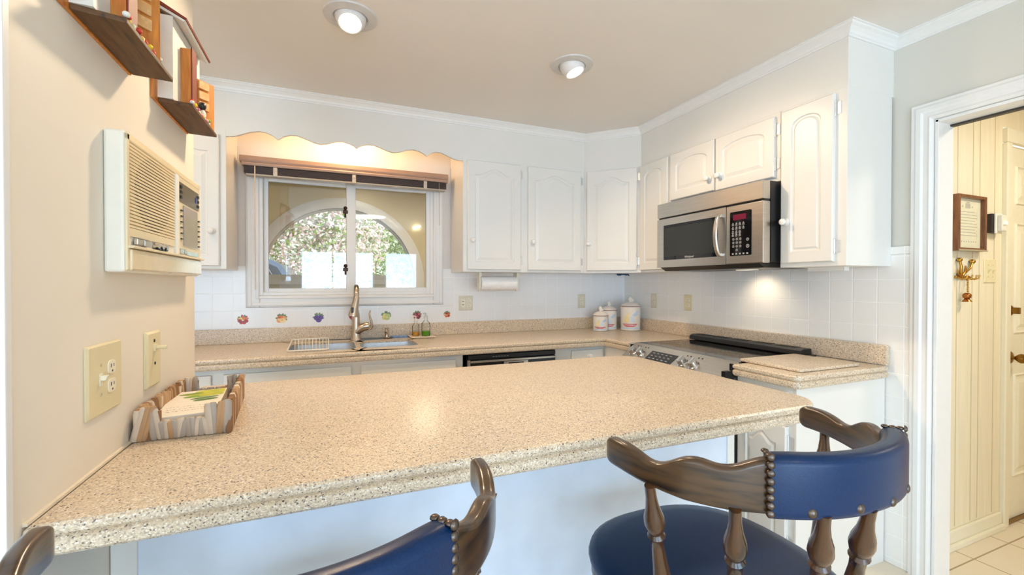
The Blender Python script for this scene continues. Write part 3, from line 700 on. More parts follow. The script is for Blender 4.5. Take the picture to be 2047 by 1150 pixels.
# blue ornament under the corner cabinet
b = MB()
for k in range(9):
    x = 2.135+.0125*k; h = .010+.014*random.random(); a = random.uniform(-.3, .3)
    b.tube([(x, 2.955+.01*sin(k), UZ0-.0005), (x+a*.01, 2.95, UZ0-h*.5), (x+a*.03, 2.945, UZ0-h)], [.008, .007, .001], 7)
o = b.build('hanging_ornament', mat('dark_blue_glaze', (44, 72, 104), .3, amt=.3, scale=60), None, 50); tag(o, 'small dark blue ornament hanging under the corner cabinet', 'ornament')

# outlets and switches
def plate(name, o, U, Nn, w, h, label, cat, mats=IVORY, kind=('outlet',), group=None):
    o = Vector(o); U = Vector(U); Nn = Vector(Nn); Z = Vector((0, 0, 1))
    t_ = thing(name, tuple(o), label, cat, group)
    F = lambda u, v, d: o+U*u+Z*v+Nn*d
    b = MB(); P0 = rrect(w, h, .003, 2); P1 = rrect(w-.008, h-.008, .003, 2)
    b.loops([[F(u, v, .0003) for u, v in P0], [F(u, v, .003) for u, v in P0], [F(u, v, .0065) for u, v in P1]]); b.build('cover_plate', mats, t_, 25)
    n = len(kind)
    for i, k in enumerate(kind):
        u = (i-(n-1)/2)*.046
        if k == 'outlet':
            for v in (.0195, -.0195):
                b = MB().prism([(x+u, y*1.0+v) for x, y in rrect(.034, .028, .010, 4)], .0055, .0085, F)
                b.mi(1)
                for du, hh in ((-.0065, .008), (.0065, .0065)): b.obox(F(u+du, v+.003, 0), U, Z, Nn, (-.0011, .0011), (-hh/2, hh/2), (.0075, .0089))
                b.obox(F(u, v-.0085, 0), U, Z, Nn, (-.0022, .0022), (-.002, .002), (.0075, .0089))
                b.build('receptacle', [IVORYP, DARKSLOT], t_, 30)
        elif k == 'switch':
            b = MB().obox(F(u, 0, 0), U, Z, Nn, (-.006, .006), (-.013, .013), (.006, .0078)); b.mi(0)
            b.obox(F(u, .003, 0), U, Z+Nn*.35, Nn, (-.0045, .0045), (-.004, .006), (.006, .017)); b.build('toggle', mats if mats is not IVORY else IVORYP, t_, bevel=.001)
            b = MB()
            for v in (.030, -.030): b.cyl(F(u, v, .0062), F(u, v, .0075), .0032, 10)
            b.build('plate_screw', mat('ivory_screw', (206, 196, 164), .4, .3), t_)
        elif k == 'rocker':
            b = MB().obox(F(u, 0, 0), U, Z, Nn, (-.015, .015), (-.030, .030), (.006, .0085)).mi(1)
            for v in (.012, -.012): b.obox(F(u, v, 0), U, Z, Nn, (-.008, .008), (-.002, .002), (.0085, .0095))
            b.build('switch_module', [IVORYP, DARKSLOT], t_)
    return t_
plate('switch_outlet', (.938, TY, 1.144), X, YM, .108, .110, 'square ivory plate with outlet and switches between fruit tile and paper towel roll', 'outlet', mat('pale_almond', (222, 216, 196), .35), ('rocker', 'outlet'))
plate('outlet', (1.942, TY, 1.144), X, YM, .072, .118, 'almond outlet on the window wall just left of the canisters', 'outlet', MATS['pale_almond'], ('outlet',), 'duplex outlets')
plate('outlet', (RX-.009, 2.806, 1.155), YU, XM, .072, .116, 'almond outlet on the range wall nearer the canisters', 'outlet', MATS['pale_almond'], ('outlet',), 'duplex outlets')
plate('outlet', (RX-.009, 2.446, 1.154), YU, XM, .076, .114, 'almond outlet on the range wall nearer the cooktop', 'outlet', IVORY, ('outlet',), 'duplex outlets')
plate('switch_outlet_plate', (LX, 1.171, 1.093), (0, 1, 0), (1, 0, 0), .150, .146, 'large ivory plate with a toggle switch and two receptacles on the cream partition', 'switch', IVORY, ('switch', 'outlet'))
pl = thing('dimmer_plate', (LX, 1.437, 1.091), 'narrow ivory wall plate with a protruding lever, above the basket', 'switch')
F = lambda u, v, d: Vector((LX+d, 1.437+u, 1.091+v))
b = MB(); P0 = rrect(.096, .146, .003, 2); P1 = rrect(.084, .134, .003, 2)
b.loops([[F(u, v, .0003) for u, v in P0], [F(u, v, .004) for u, v in P0], [F(u, v, .009) for u, v in P1]]); b.build('cover_plate', IVORY, pl, 25)
b = MB().cyl(F(0, .030, .008), F(.0, .030, .036), .0048, 12).box((LX+.008, 1.427, 1.112), (LX+.014, 1.447, 1.129)); b.build('lever', IVORY, pl, 40)
b = MB().cyl(F(0, -.012, .0085), F(0, -.012, .0105), .0042, 10).cyl(F(-.004, .048, .0085), F(-.004, .048, .0105), .0042, 10); b.build('plate_screw', DARKSLOT, pl, 40)

# ------------------------------------------------------------------ canisters
CER = mat('canister_ceramic', (238, 232, 222), .2, amt=.02); RIM = mat('canister_brown_rim', (150, 112, 104), .3); SAIL = mat('painted_yellow', (242, 224, 168), .3); HULL = mat('painted_red', (204, 112, 118), .3)
SEA = mat('painted_pale_blue', (206, 220, 234), .3); SKYB = mat('painted_sky_blue', (194, 212, 232), .3); PINKC = mat('canister_pink_lid', (244, 232, 222), .25)
def canister(x, y, r, h, label):
    z = TOP+.0005; t_ = thing('canister', (x, y, z), label, 'canister', 'sailboat canisters')
    b = MB().lathe([(r*.90, 0), (r*.97, .003), (r*.97, .012), (r*.94, .016), (r*.965, .022), (r*.985, h-.006), (r, h), (r*.9, h)], (x, y, z), (0, 0, 1), 36)
    face = math.atan2(-y, -x)
    def pol(P, k, off=.0006, n=8):
        b.mi(k); Q = []
        for i in range(len(P)):
            (a0, v0), (a1, v1) = P[i], P[(i+1) % len(P)]
            for q in range(n): Q.append((a0+(a1-a0)*q/n, v0+(v1-v0)*q/n))
        ca = sum(q[0] for q in Q)/len(Q); cv = sum(q[1] for q in Q)/len(Q)
        pt = lambda a, v: Vector((x+(r*.988+off)*cos(face+a), y+(r*.988+off)*sin(face+a), z+v*h))
        rings = [[pt(ca+(a-ca)*s_, cv+(v-cv)*s_) for a, v in Q] for s_ in (1, .66, .33, .05)]
        b.loops(rings, cap0=False)
    pol([(-.85, .30), (.75, .30), (.55, .21), (.25, .165), (-.35, .165), (-.65, .21)], 2, .0010)
    pol([(-.12, .36), (-.10, .80), (-.30, .72), (-.55, .55), (-.70, .36)], 1)
    pol([(.02, .36), (.02, .62), (.22, .58), (.45, .36)], 3)
    pol([(-1.1, .14), (1.0, .14), (1.0, .08), (-1.1, .08)], 3, .0007)
    pol([(.15, .66), (.75, .86), (.85, .68), (.45, .60)], 4)
    pol([(-.8, .24), (.72, .24), (.71, .255), (-.79, .255)], 0, .0014)
    b.build('body', [CER, SAIL, HULL, SEA, SKYB], t_, 40)
    b = MB().lathe([(r*1.03, h+.0005), (r*1.05, h+.003), (r*1.05, h+.006), (r*1.0, h+.008), (r*.92, h+.016), (r*.62, h+.030), (r*.30, h+.037), (0, h+.039)], (x, y, z), (0, 0, 1), 36)
    for i, f_ in enumerate(b.f): b.m[i] = 0
    for i in range(36*2): b.m[i] = 1
    ld = b.build('lid', [PINKC, RIM], t_, 40)
    b = MB().lathe([(r*.20, h+.034), (r*.16, h+.046), (r*.24, h+.056), (r*.20, h+.068), (r*.08, h+.078), (0, h+.080)], (x, y, z), (0, 0, 1), 16).sphere((x+r*.22, y-.004, z+h+.050), r*.16, 8)
    b.build('lid_knob', [CER], ld, 40)
canister(1.995, 2.985, .061, .117, 'smallest sailboat canister, standing in front of the other two')
canister(2.120, 3.050, .067, .155, 'middle-sized sailboat canister half hidden between the small and large ones')
canister(2.240, 2.925, .080, .190, 'largest sailboat canister, nearest the range')

# ------------------------------------------------------------------ microwave
mw = thing('microwave', (2.1, 1.88, 1.395), 'stainless over-the-range microwave mounted under the short cabinet', 'microwave')
MX = 1.94; MY0, MY1 = 1.512, 2.262; MZ0, MZ1 = 1.393, 1.795
MB().box((MX+.05, MY0, MZ0+.004), (RX-.012, MY1, MZ1)).build('body', BLACKP, mw)
mF = lambda u, v, d: Vector((MX-d, MY1-u, MZ0+v))      # u from the far end towards the camera
W = MY1-MY0; Hh = MZ1-MZ0
def mbox(mb, u0, u1, v0, v1, d0, d1): return mb.box(mF(u0, v0, d0), mF(u1, v1, d1))
b = mbox(MB(), 0, W, .312, Hh, -.049, 0); b.build('vent_grille', STEEL, mw, bevel=.004)
b = mbox(MB(), .005, W-.004, .302, .313, -.049, -.012); b.build('vent_gap', BLACKP, mw)
dw = .532
b = MB(); mbox(b, 0, .058, 0, .303, -.049, 0); mbox(b, .478, dw, 0, .303, -.049, 0); mbox(b, .058, .478, 0, .045, -.049, 0); mbox(b, .058, .478, .262, .303, -.049, 0)
dr = b.build('door', STEEL, mw)
mbox(MB(), .058, .478, .045, .262, -.04, -.002).build('door_window', BLACKG, dr)
b = MB(); mbox(b, .070, .45, .068, .245, -.002, -.0012); b.build('window_screen', mat('dark_screen_mesh', (40, 42, 40), .12, amt=.1, scale=400), dr)
vs, fs = text_mesh('Whirlpool', .017, lambda x, y: mF(.27+x, .0565+y, -.0008), .2)
MB().add(vs, fs).build('logo', mat('logo_silver', (220, 220, 220), .4), dr)
pts = []
for k in range(13):
    t = k/12; pts.append(mF(.497, .045+.225*t, .010+.030*sin(pi*t)**.6))
b = MB()
L = []
for i, p in enumerate(pts):
    w = .014; dd = .007
    L.append([p+Vector((0, w, 0)), p+Vector((-dd, w*.6, 0)), p+Vector((-dd, -w*.6, 0)), p+Vector((0, -w, 0)), p+Vector((dd, -w*.6, 0)), p+Vector((dd, w*.6, 0))])
b.loops(L); mbox(b, .485, .509, .044, .062, -.001, .015); mbox(b, .485, .509, .252, .270, -.001, .015); b.build('handle', STEEL, dr, 45, bevel=.002)
cp = mbox(MB(), dw+.002, W, 0, .303, -.049, 0).build('control_panel', STEEL, mw, bevel=.004)
b = MB(); b.prism([(u, v) for u, v in rrect(.128, .228, .006, 3, .622, .156)], .0002, .0016, mF); b.build('keypad', BLACKG, cp)
mbox(MB(), .578, .655, .226, .254, .0014, .0024).build('display', mat('dark_red_display', (96, 24, 44), .15, emit=(.30, .01, .05, 1), estr=.12), cp)
BTN = mat('keypad_print', (160, 160, 160), .5)
def ringbtn(u, v, r):
    b = MB(); P = ellipse(u, v, r, r, 0, 12); Q = ellipse(u, v, r*.68, r*.68, 0, 12)
    b.loops([[mF(a, c_, .0018) for a, c_ in P], [mF(a, c_, .0022) for a, c_ in P], [mF(a, c_, .0022) for a, c_ in Q]], cap0=False, cap1=False)
    b.obox(mF(u, v, 0), (0, -1, 0), (0, 0, 1), (-1, 0, 0), (-r*.2, r*.2), (-r*.35, r*.35), (.0018, .0022)); return b.build('button', BTN, cp)
for r_ in range(3):
    for c_ in range(3): ringbtn(.580+c_*.021, .128-r_*.0185, .0065)
ringbtn(.601, .072, .0065)
for r_, v in enumerate((.206, .186, .166, .150)):
    for c_ in range(4 if r_ < 2 else 3):
        b = MB(); u = .577+c_*.021
        for q in range(2): b.obox(mF(u, v-q*.006, 0), (0, -1, 0), (0, 0, 1), (-1, 0, 0), (-.0062, .0062), (-.0016, .0016), (.0018, .0022))
        b.obox(mF(u, v+.005, 0), (0, -1, 0), (0, 0, 1), (-1, 0, 0), (-.003, .003), (-.002, .002), (.0018, .0022)); b.build('button', BTN, cp)
for c_ in range(5):
    b = MB(); u = .577+c_*.0215
    b.obox(mF(u, .052, 0), (0, -1, 0), (0, 0, 1), (-1, 0, 0), (-.005, .005), (-.004, .004), (.0018, .0022)); b.build('button', BTN, cp)
ringbtn(.665, .088, .0095); ringbtn(.665, .122, .008)
b = MB(); pr = [(MX+.012, MZ0-.001), (MX+.05, MZ0-.022), (RX-.06, MZ0-.022), (RX-.03, MZ0+.004), (MX+.012, MZ0+.004)]
b.prism(pr, MY0+.03, MY1-.02, lambda u, v, d: (u, d, v)); b.build('underside_vent', mat('dark_grey_metal', (70, 66, 60), .4, .7), mw)
MB().box((2.20, 1.79, MZ0-.0235), (2.26, 1.89, MZ0-.0215)).build('lamp_lens', emission('warm_lamp_lens', (1, .8, .55, 1), 1.2), mw)

# ------------------------------------------------------------------ range
rg = thing('range_cooker', (2.05, 1.9, 0), 'stainless slide-in range with black glass cooktop under the microwave', 'range')
RY0, RY1 = 1.522, 2.294
MB().box((1.735, RY0, .02), (2.35, RY1, .845)).box((1.80, RY0, .84), (2.35, RY1, .895)).build('body', mat('range_side_grey', (150, 150, 150), .4, .6), rg)
MB().box((1.796, RY0-.0, .896), (2.350, RY1, .9155)).build('cooktop', BLACKG, rg, bevel=.003)
rF = lambda u, t, d: Vector((1.764-.064*t-.9*d*.9, RY1-.002-u, .920-.112*t+d*.42))   # u towards the camera, t down the slope, d outward
RW = RY1-RY0-.004
b = MB(); q = [Vector((1.802, RY1-.002, .9185)), Vector((1.692, RY1-.002, .843)), Vector((1.690, RY1-.002, .800)), Vector((1.775, RY1-.002, .80)), Vector((1.802, RY1-.002, .90))]
b.loops([q, [p-Vector((0, RW, 0)) for p in q]]); pan = b.build('control_panel', STEEL, rg, bevel=.003)
sl = Vector((-.110, 0, -.0755)).normalized(); nn = Vector((-.0755, 0, .110)).normalized()
def rp(u, t, d=0): return Vector((1.802, RY1-.002-u, .9185))+sl*t+nn*d
for i, u in enumerate((.065, .135, .475, .553)):
    b = MB().lathe([(.030, 0), (.030, .003), (.026, .006)], rp(u, .088), nn, 28).mi(1)
    b.lathe([(.0235, .004), (.0225, .024), (.021, .028), (0, .028)], rp(u, .088), nn, 28)
    k = b.build('control_knob', [CHROME, STEEL], pan, 35)
    b = MB().obox(rp(u, .088), Vector((0, -1, 0)), sl, nn, (-.004, .004), (-.022, .022), (.024, .036)); b.build('knob_grip', CHROME, k, bevel=.001)
    b = MB(); 
    for du in (-.012, .012): b.lathe([(.005, 0), (.005, .0008), (.003, .0008)], rp(u+du, .030), nn, 12)
    b.build('burner_mark', DARKSLOT, pan)
b = MB().obox(rp(.305, .082), Vector((0, -1, 0)), sl, nn, (-.105, .105), (-.036, .042), (-.001, .0016)); dp = b.build('display', BLACKG, pan)
b = MB()
for i in range(5):
    for j in range(3): b.obox(rp(.23+i*.034, .062+j*.022), Vector((0, -1, 0)), sl, nn, (-.008, .008), (-.0022, .0022), (.0014, .0022))
b.build('display_marks', BTN, dp)
MB().box((1.700, RY0+.02, .20), (1.736, RY1-.02, .775)).build('oven_door', STEEL, rg, bevel=.004)
MB().tube([(1.66, RY0+.06, .74), (1.66, RY1-.06, .74)], .012, 12).build('door_handle', STEEL, rg, 40)
for y in (RY0+.08, RY1-.08): MB().cyl((1.66, y, .74), (1.702, y, .74), .009, 10).build('handle_post', STEEL, rg, 40)
MB().box((1.705, RY0-.004, .838), (1.76, RY0+.022, .878)).box((1.745, RY0-.003, .875), (1.757, RY0+.012, .9125)).build('side_bracket', BLACKP, rg, bevel=.002)
b = MB()
pr = [(2.235, .9196), (2.240, .944), (2.262, .952), (2.318, .952), (2.322, .9196)]
b.prism(pr, RY0+.004, RY1-.004, lambda u, v, d: (u, d, v)); vt = b.build('rear_vent', BLACKP, rg, bevel=.003)
b = MB()
for k in range(5): b.box((2.266, RY0+.06+k*.143, .9515), (2.314, RY0+.17+k*.143, .9535))
b.build('vent_slot', mat('black_slot', (6, 6, 7), .7), vt)
b = MB(); BUR = mat('burner_ring_print', (70, 70, 72), .2)
for (x, y, r_) in ((1.92, 1.72, .09), (1.92, 2.1, .075), (2.12, 1.72, .075), (2.12, 2.1, .09)):
    P = ellipse(x, y, r_, r_, 0, 40); Q = ellipse(x, y, r_-.003, r_-.003, 0, 40)
    b.loops([[Vector((a, c_, .9158)) for a, c_ in P], [Vector((a, c_, .9158)) for a, c_ in Q]], cap0=False, cap1=False)
b.build('burner_ring', BUR, rg)
# cutting board on the end counter
o = slab('cutting_board', fillet([(1.823, 1.243), (2.225, 1.243), (2.215, 1.548), (1.823, 1.545)], [.012]*4, 4), .9295, [(.002, 0), (0, -.003), (0, -.010), (.004, -.0135)])
tag(o, 'thin speckled cutting board lying on the small end worktop', 'cutting board')

# ------------------------------------------------------------------ dishwasher
dwr = thing('dishwasher', (1.07, 2.9, 0), 'black and steel dishwasher under the counter between the sink and corner cabinets', 'dishwasher')
MB().box((.772, 2.605, .02), (1.374, 3.18, .852)).build('body', BLACKP, dwr)
MB().box((.775, 2.575, .823), (1.371, 2.606, .850)).build('top_strip', BLACKP, dwr, bevel=.002)
b = MB()
for i in range(6): b.box((.93+i*.019, 2.5742, .8345), (.943+i*.019, 2.5752, .8375))
b.build('strip_lettering', BTN, dwr)
MB().box((.785, 2.566, .735), (1.366, 2.606, .821)).build('control_panel', BLACKG, dwr, bevel=.003)
MB().box((.785, 2.560, .806), (1.366, 2.5665, .817)).build('panel_trim', STEEL, dwr, bevel=.001)
MB().box((.80, 2.560, .765), (1.366, 2.5665, .770)).build('panel_trim', STEEL, dwr, bevel=.001)
b = MB().box((1.00, 2.556, .778), (1.165, 2.5665, .803)).mi(1).box((1.03, 2.5545, .782), (1.135, 2.557, .796)); b.build('latch_handle', [STEEL, BLACKP], dwr)
MB().box((.785, 2.568, .12), (1.366, 2.606, .730)).build('door', mat('dishwasher_black_front', (24, 24, 26), .25), dwr, bevel=.003)
MB().box((.765, 2.566, .12), (.784, 2.606, .822)).build('edge_trim', STEEL, dwr)

# ------------------------------------------------------------------ blind over the window
bl = thing('window_blind', (.135, 3.12, 1.96), 'raised dark slat blind with a tan headrail across the sink window', 'blind')
HEAD = mat('tan_headrail', (164, 136, 120), .4, amt=.03); SLATM = mat('dark_brown_slat', (62, 48, 44), .35, amt=.1, stretch=(1, 8, 8))
b = MB().prism([(3.085, 2.030), (3.080, 2.042), (3.085, 2.068), (3.179, 2.068), (3.179, 2.030)], -.508, .778, lambda u, v, d: (d, u, v)); b.build('headrail', HEAD, bl, bevel=.002)
b = MB().prism([(3.080, 2.008), (3.076, 2.020), (3.080, 2.0285), (3.179, 2.0285), (3.179, 2.008)], -.496, .776, lambda u, v, d: (d, u, v)); b.build('valance_strip', HEAD, bl, bevel=.002)
for k in range(9):
    z = 2.004-k*.0046; MB().box((-.485, 3.088, z-.0034), (.765, 3.142, z)).build('slat', SLATM, bl)
MB().box((-.475, 3.090, 1.951), (.760, 3.140, 1.9615)).build('bottom_rail', mat('grey_beige_rail', (176, 164, 148), .4), bl, bevel=.002)
BRKT = mat('clear_grey_clip', (196, 186, 174), .3)
for x in (-.315, .145, .615):
    MB().box((x-.012, 3.083, 1.953), (x+.012, 3.0885, 2.008)).box((x-.010, 3.079, 1.985), (x+.010, 3.084, 2.000)).build('clip', BRKT, bl, bevel=.003)
MB().tube([(-.425, 3.082, 2.006), (-.426, 3.080, 1.62), (-.424, 3.084, 1.25)], .0035, 8).build('tilt_wand', mat('clear_wand', (222, 200, 180), .2), bl, 50)
MB().tube([(.712, 3.084, 2.006), (.712, 3.083, 1.90), (.713, 3.083, 1.70)], .0016, 6).build('lift_cord', mat('grey_cord', (170, 160, 150), .8), bl, 50)

# lamps: recessed eyeballs and the lamp behind the valance
def downlight(x, y, aim, label, en):
    t_ = thing('recessed_light', (x, y, CZ), label, 'ceiling light', 'recessed ceiling lights')
    A = Vector(aim).normalized()
    b = MB().lathe([(.108, 0), (.106, -.006), (.072, -.011), (.066, -.006), (.066, 0.0)], (x, y, CZ), (0, 0, 1), 40, cap=False); b.build('trim_ring', mat('downlight_trim', (206, 204, 202), .4), t_, 40)
    o = Vector((x, y, CZ+.006))
    prof = [(.045, -.05), (.062, -.02), (.0645, .0), (.062, .022), (.052, .046), (.0475, .052), (.044, .050), (.043, .044)]
    b = MB().lathe(prof, o, A, 32, cap=False); b.build('eyeball', mat('eyeball_white', (226, 224, 222), .35), t_, 50)
    b = MB().lathe([(.0435, .0455), (.03, .049), (.0, .050)], o, A, 28); b.build('lamp_face', emission('warm_lamp_face', (1, .86, .62, 1), 2.6), t_, 50)
    light('recessed_lamp', 'SPOT', tuple(o+A*.062), en, WARM, .05, target=tuple(o+A*2), spot_size=R(150), spot_blend=.8)
downlight(.08, 1.965, (-.06, -.42, -1), 'recessed eyeball light on the ceiling nearer the wall plaques', 40)
downlight(1.14, 1.97, (.30, -.22, -1), 'recessed eyeball light on the ceiling nearer the range wall', 38)

# ------------------------------------------------------------------ intercom on the partition
ic = thing('wall_intercom', (LX, 1.46, 1.315), 'cream wall intercom radio with speaker grille on the partition', 'intercom')
IY0, IY1, IZ0, IZ1, ID = 1.178, 1.752, 1.314, 1.617, .040
iF = lambda u, v, d: Vector((LX+d, IY0+u, IZ0+v)); IW = IY1-IY0; IH = IZ1-IZ0
def ib(mb, u0, u1, v0, v1, d0, d1): return mb.box(iF(u0, v0, d0), iF(u1, v1, d1))
ib(MB(), 0, IW, 0, IH, .0003, ID-.004).build('housing', CREAMPL, ic, bevel=.006)
b = MB(); ib(b, .004, IW-.003, .283, .300, ID-.006, ID); ib(b, .004, .018, .004, .299, ID-.006, ID); ib(b, IW-.012, IW-.003, .004, .299, ID-.006, ID); b.build('front_bezel', CREAMP, ic, bevel=.003)
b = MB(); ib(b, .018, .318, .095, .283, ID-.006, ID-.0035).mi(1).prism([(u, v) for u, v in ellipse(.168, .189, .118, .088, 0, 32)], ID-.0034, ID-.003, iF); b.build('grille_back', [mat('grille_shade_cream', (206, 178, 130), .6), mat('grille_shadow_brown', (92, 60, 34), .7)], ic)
b = MB()
for k in range(24): ib(b, .018, .318, .098+k*.0077, .098+k*.0077+.0049, ID-.006, ID-.0005)
b.build('speaker_grille', CREAMP, ic)
b = MB(); ib(b, .018, .318, .078, .097, ID-.006, ID-.001); b.build('grille_label_strip', CREAMP, ic, bevel=.001)
b = MB(); ib(b, .318, .343, .055, .283, ID-.006, ID+.003); b.build('centre_strip', CREAMPL, ic, bevel=.002)
b = MB(); ib(b, .343, IW-.012, .055, .283, ID-.006, ID-.001); b.build('station_panel', CREAMP, ic)
cl = ib(MB(), .352, .548, .212, .268, ID-.002, ID+.001).build('clock_window', mat('smoked_window', (92, 82, 66), .15), ic)
b = MB()
for u in (.356, .532):
    for k in range(3): ib(b, u, u+.012, .221+k*.015, .229+k*.015, ID+.001, ID+.004)
b.build('clock_button', BLACKP, cl)
ib(MB(), .512, .524, .233, .250, ID+.001, ID+.003).build('clock_digit', mat('blue_digit', (50, 80, 140), .3), cl)
ib(MB(), .388, .532, .088, .205, ID-.002, ID+.002).build('directory_window', mat('grey_directory_glass', (168, 154, 148), .08), ic)
for k in range(6):
    ib(MB(), .365, .380, .104+k*.0165, .107+k*.0165, ID-.001, ID+.003).build('station_switch', BLACKP, ic)
    ib(MB(), .544, .556, .094+k*.0165, .0975+k*.0165, ID-.001, ID+.003).build('station_switch', BLACKP, ic)
ib(MB(), .006, IW+.002, .052, .058, ID-.004, ID+.010).build('shelf_lip', CREAMP, ic, bevel=.002)
for u0, u1 in ((.040, .072), (.082, .122), (.350, .375), (.39, .40)):
    ib(MB(), u0, u1, .061, .076, ID-.002, ID+.006).build('slide_switch', CHROME, ic, bevel=.002)
b = MB()
for k in range(3): b.cyl(iF(.165+k*.03, .068, ID-.002), iF(.165+k*.03, .068, ID+.008), .008, 12)
b.build('tuning_knob', CHROME, ic, 40)
b = MB()
for k in range(3): ib(b, .155+k*.024, .168+k*.024, .0585, .0625, ID+.002, ID+.011)
b.build('push_button', BLACKP, ic)
ib(MB(), .41, .53, .060, .072, ID-.002, ID+.004).build('tuning_scale', mat('pale_silver_scale', (206, 212, 206), .15, .5), ic)
ib(MB(), .016, IW-.006, .004, .051, ID-.006, ID+.004).build('lower_door', mat('glossy_cream_plastic', (230, 212, 176), .08, coat=.6), ic, bevel=.004)

# ------------------------------------------------------------------ folk-art house plaques
BL = {k: mat('flower_'+k, c_, .6) for k, c_ in (('white', (232, 226, 214)), ('yellow', (240, 206, 40)), ('green', (116, 170, 50)), ('red', (206, 60, 40)), ('pink', (222, 130, 160)))}
def plaque(y0, y1, z, label, ysh):
    t_ = thing('house_plaque', (LX, (y0+y1)/2, z), label, 'wall plaque')
    w = y1-y0
    MB().box((LX+.0005, y0-.03, z-.003), (LX+.006, y1-.005, z+.27)).build('backboard', ORANGEW, t_)
    b = MB(); P = [(LX+.006, y0+.005), (LX+.083, y0+.022), (LX+.083, y1+.01), (LX+.006, y1)]
    pr_z(b, P, z, z+.011); b.build('shelf', SHELFW, t_, bevel=.002)
    MB().box((LX+.006, y0+.004, z+.011), (LX+.041, y1-.02, z+.238)).build('house_front', mat('house_white_paint', (226, 224, 218), .5, amt=.03), t_)
    b = MB(); fn = lambda u, v, d: (LX+u, d, v)
    b.prism([(.006, z+.256), (.066, z+.228), (.070, z+.232), (.010, z+.262)], y0+.004, y1-.03, fn)
    for i in range(len(b.f)): b.m[i] = 0
    rf = b.build('roof', mat('house_white_paint', (226, 224, 218)), t_)
    b = MB(); b.prism([(.010, z+.2625), (.072, z+.2325), (.074, z+.2375), (.012, z+.273)], y0+.002, y1-.028, fn); b.build('roof_shingles', REDBR, rf)
    # door slab standing proud of the front
    yd = y0+.070
    MB().box((LX+.041, yd, z+.011), (LX+.066, yd+.016, z+.185)).mi(1).box((LX+.066, yd-.001, z+.011), (LX+.070, yd+.045, z+.190)).build('door_board', [ORANGEW, REDBR], t_, bevel=.001)
    # half-open shutter: board plus three slats
    o = Vector((LX+.043, ysh, z+.011)); U = Vector((.62, .78, 0)).normalized(); Nn = Vector((U.y, -U.x, 0)); Z = Vector((0, 0, 1))
    sb = MB().obox(o, U, Z, Nn, (0, .058), (.0, .150), (-.004, .004)).build('shutter_board', ORANGEW, t_)
    for k in range(3): MB().obox(o, U, Z, Nn, (.002, .036), (.055+k*.033, .080+k*.033), (.004, .010)).build('slat', TANW, sb, bevel=.001)
    rn = random.Random(int(y0*100))
    for k in range(26):
        yy = y0+.045+(w-.09)*k/25; kk = ['white', 'white', 'green', 'yellow', 'pink', 'red'][(k*5+rn.randint(0, 1)) % 6]
        MB().sphere((LX+.071+rn.uniform(-.004, .004), yy, z+.016+rn.uniform(0, .016)), rn.uniform(.0045, .0075), 8, (1, 1, .9)).build('flower', BL[kk], t_, 60)
    return t_
p1 = plaque(1.035, 1.315, 1.785, 'wooden house plaque with brown shelf and flowers, the one nearer the room corner post', 1.195)
p1['label'] = 'wooden house plaque with flowers on its shelf, cut off by the top of the picture'
p2 = plaque(1.475, 1.765, 1.787, 'wooden house plaque with red-edged roof, orange door and black-headed bird', 1.70)
b = MB().sphere((LX+.066, 1.665, 1.850), .012, 10, (1, 1, 1.1)).mi(1).sphere((LX+.068, 1.665, 1.822), .011, 10, (.8, .9, 1.6)); b.build('goose', [BLACKP, BL['white']], p2, 60)

# ------------------------------------------------------------------ basket with a card pad
bs = thing('wicker_basket', (-.335, 1.47, TOP), 'grey-brown woven seagrass basket on the peninsula against the partition', 'basket')
SG = [mat('seagrass_'+n_, c_, .8, amt=.2, scale=25, stretch=(1, 1, .3), bump=.4, bscale=120) for n_, c_ in (('tan', (186, 150, 112)), ('grey', (176, 166, 156)), ('pale', (208, 194, 176)), ('brown', (146, 106, 72)))]
rn = random.Random(5)
bx0, bx1, by0, by1 = -.424, -.238, 1.297, 1.655
def wraps(mb, a, c_, prof, n, lean=.30, pal=(0, 1, 1, 1, 2, 2)):
    a = Vector(a); c_ = Vector(c_); e = (c_-a); L_ = e.length; e.normalize(); nrm_ = Vector((e.y, -e.x, 0)); Z = Vector((0, 0, 1))
    for i in range(n):
        t = (i+.5)/n; h = prof(t)*rn.uniform(.95, 1.05); ctr = a+e*(L_*t); w = L_/n*1.0*rn.uniform(.8, 1.25)
        mb.mi(rn.choice(pal))
        ln = rn.uniform(-lean, lean)
        P = []
        for (s_, zz) in ((.75, .002), (1.0, .10), (1.05, .5), (1.0, .9), (.7, 1.0)):
            r_ = .0085*s_; cc = ctr+Z*(zz*h)+e*(ln*(zz-.5)*h)
            P.append([cc+e*(w*s_*cos(2*pi*j/8))+nrm_*(r_*sin(2*pi*j/8)) for j in range(8)])
        mb.loops(P)
low = lambda t: .078 if t < .26 or t > .76 else .044
full = lambda t: .076
for nm, a, c_, pf, n in (('front_wall', (bx0, by0, TOP+.001), (bx1, by0, TOP+.001), low, 21), ('back_wall', (bx1-.03, by1, TOP+.001), (bx0, by1, TOP+.001), low, 21), ('side_wall', (bx1, by0, TOP+.001), (bx1-.030, by1, TOP+.001), full, 34), ('side_wall', (bx0, by1, TOP+.001), (bx0, by0, TOP+.001), full, 34)):
    b = MB(); wraps(b, a, c_, pf, n, .30, (0, 1, 1, 1, 2, 2) if nm != 'side_wall' else (0, 0, 3, 3, 2)); b.mi(3)
    va, vc = Vector(a), Vector(c_); ev = (vc-va).normalized(); nv = Vector((ev.y, -ev.x, 0))
    for k in range(12):
        t0, t1 = k/12, (k+1)/12; b.obox(va+ev*((vc-va).length*t0), ev, nv, (0, 0, 1), (0, (vc-va).length/12), (-.004, .004), (0, pf((t0+t1)/2)*.88))
    b.build(nm, SG, bs, 60)
b = MB(); pr_z(b, [(bx0, by0), (bx1, by0), (bx1-.03, by1), (bx0, by1)], TOP+.001, TOP+.008); b.build('basket_floor', SG[3], bs)
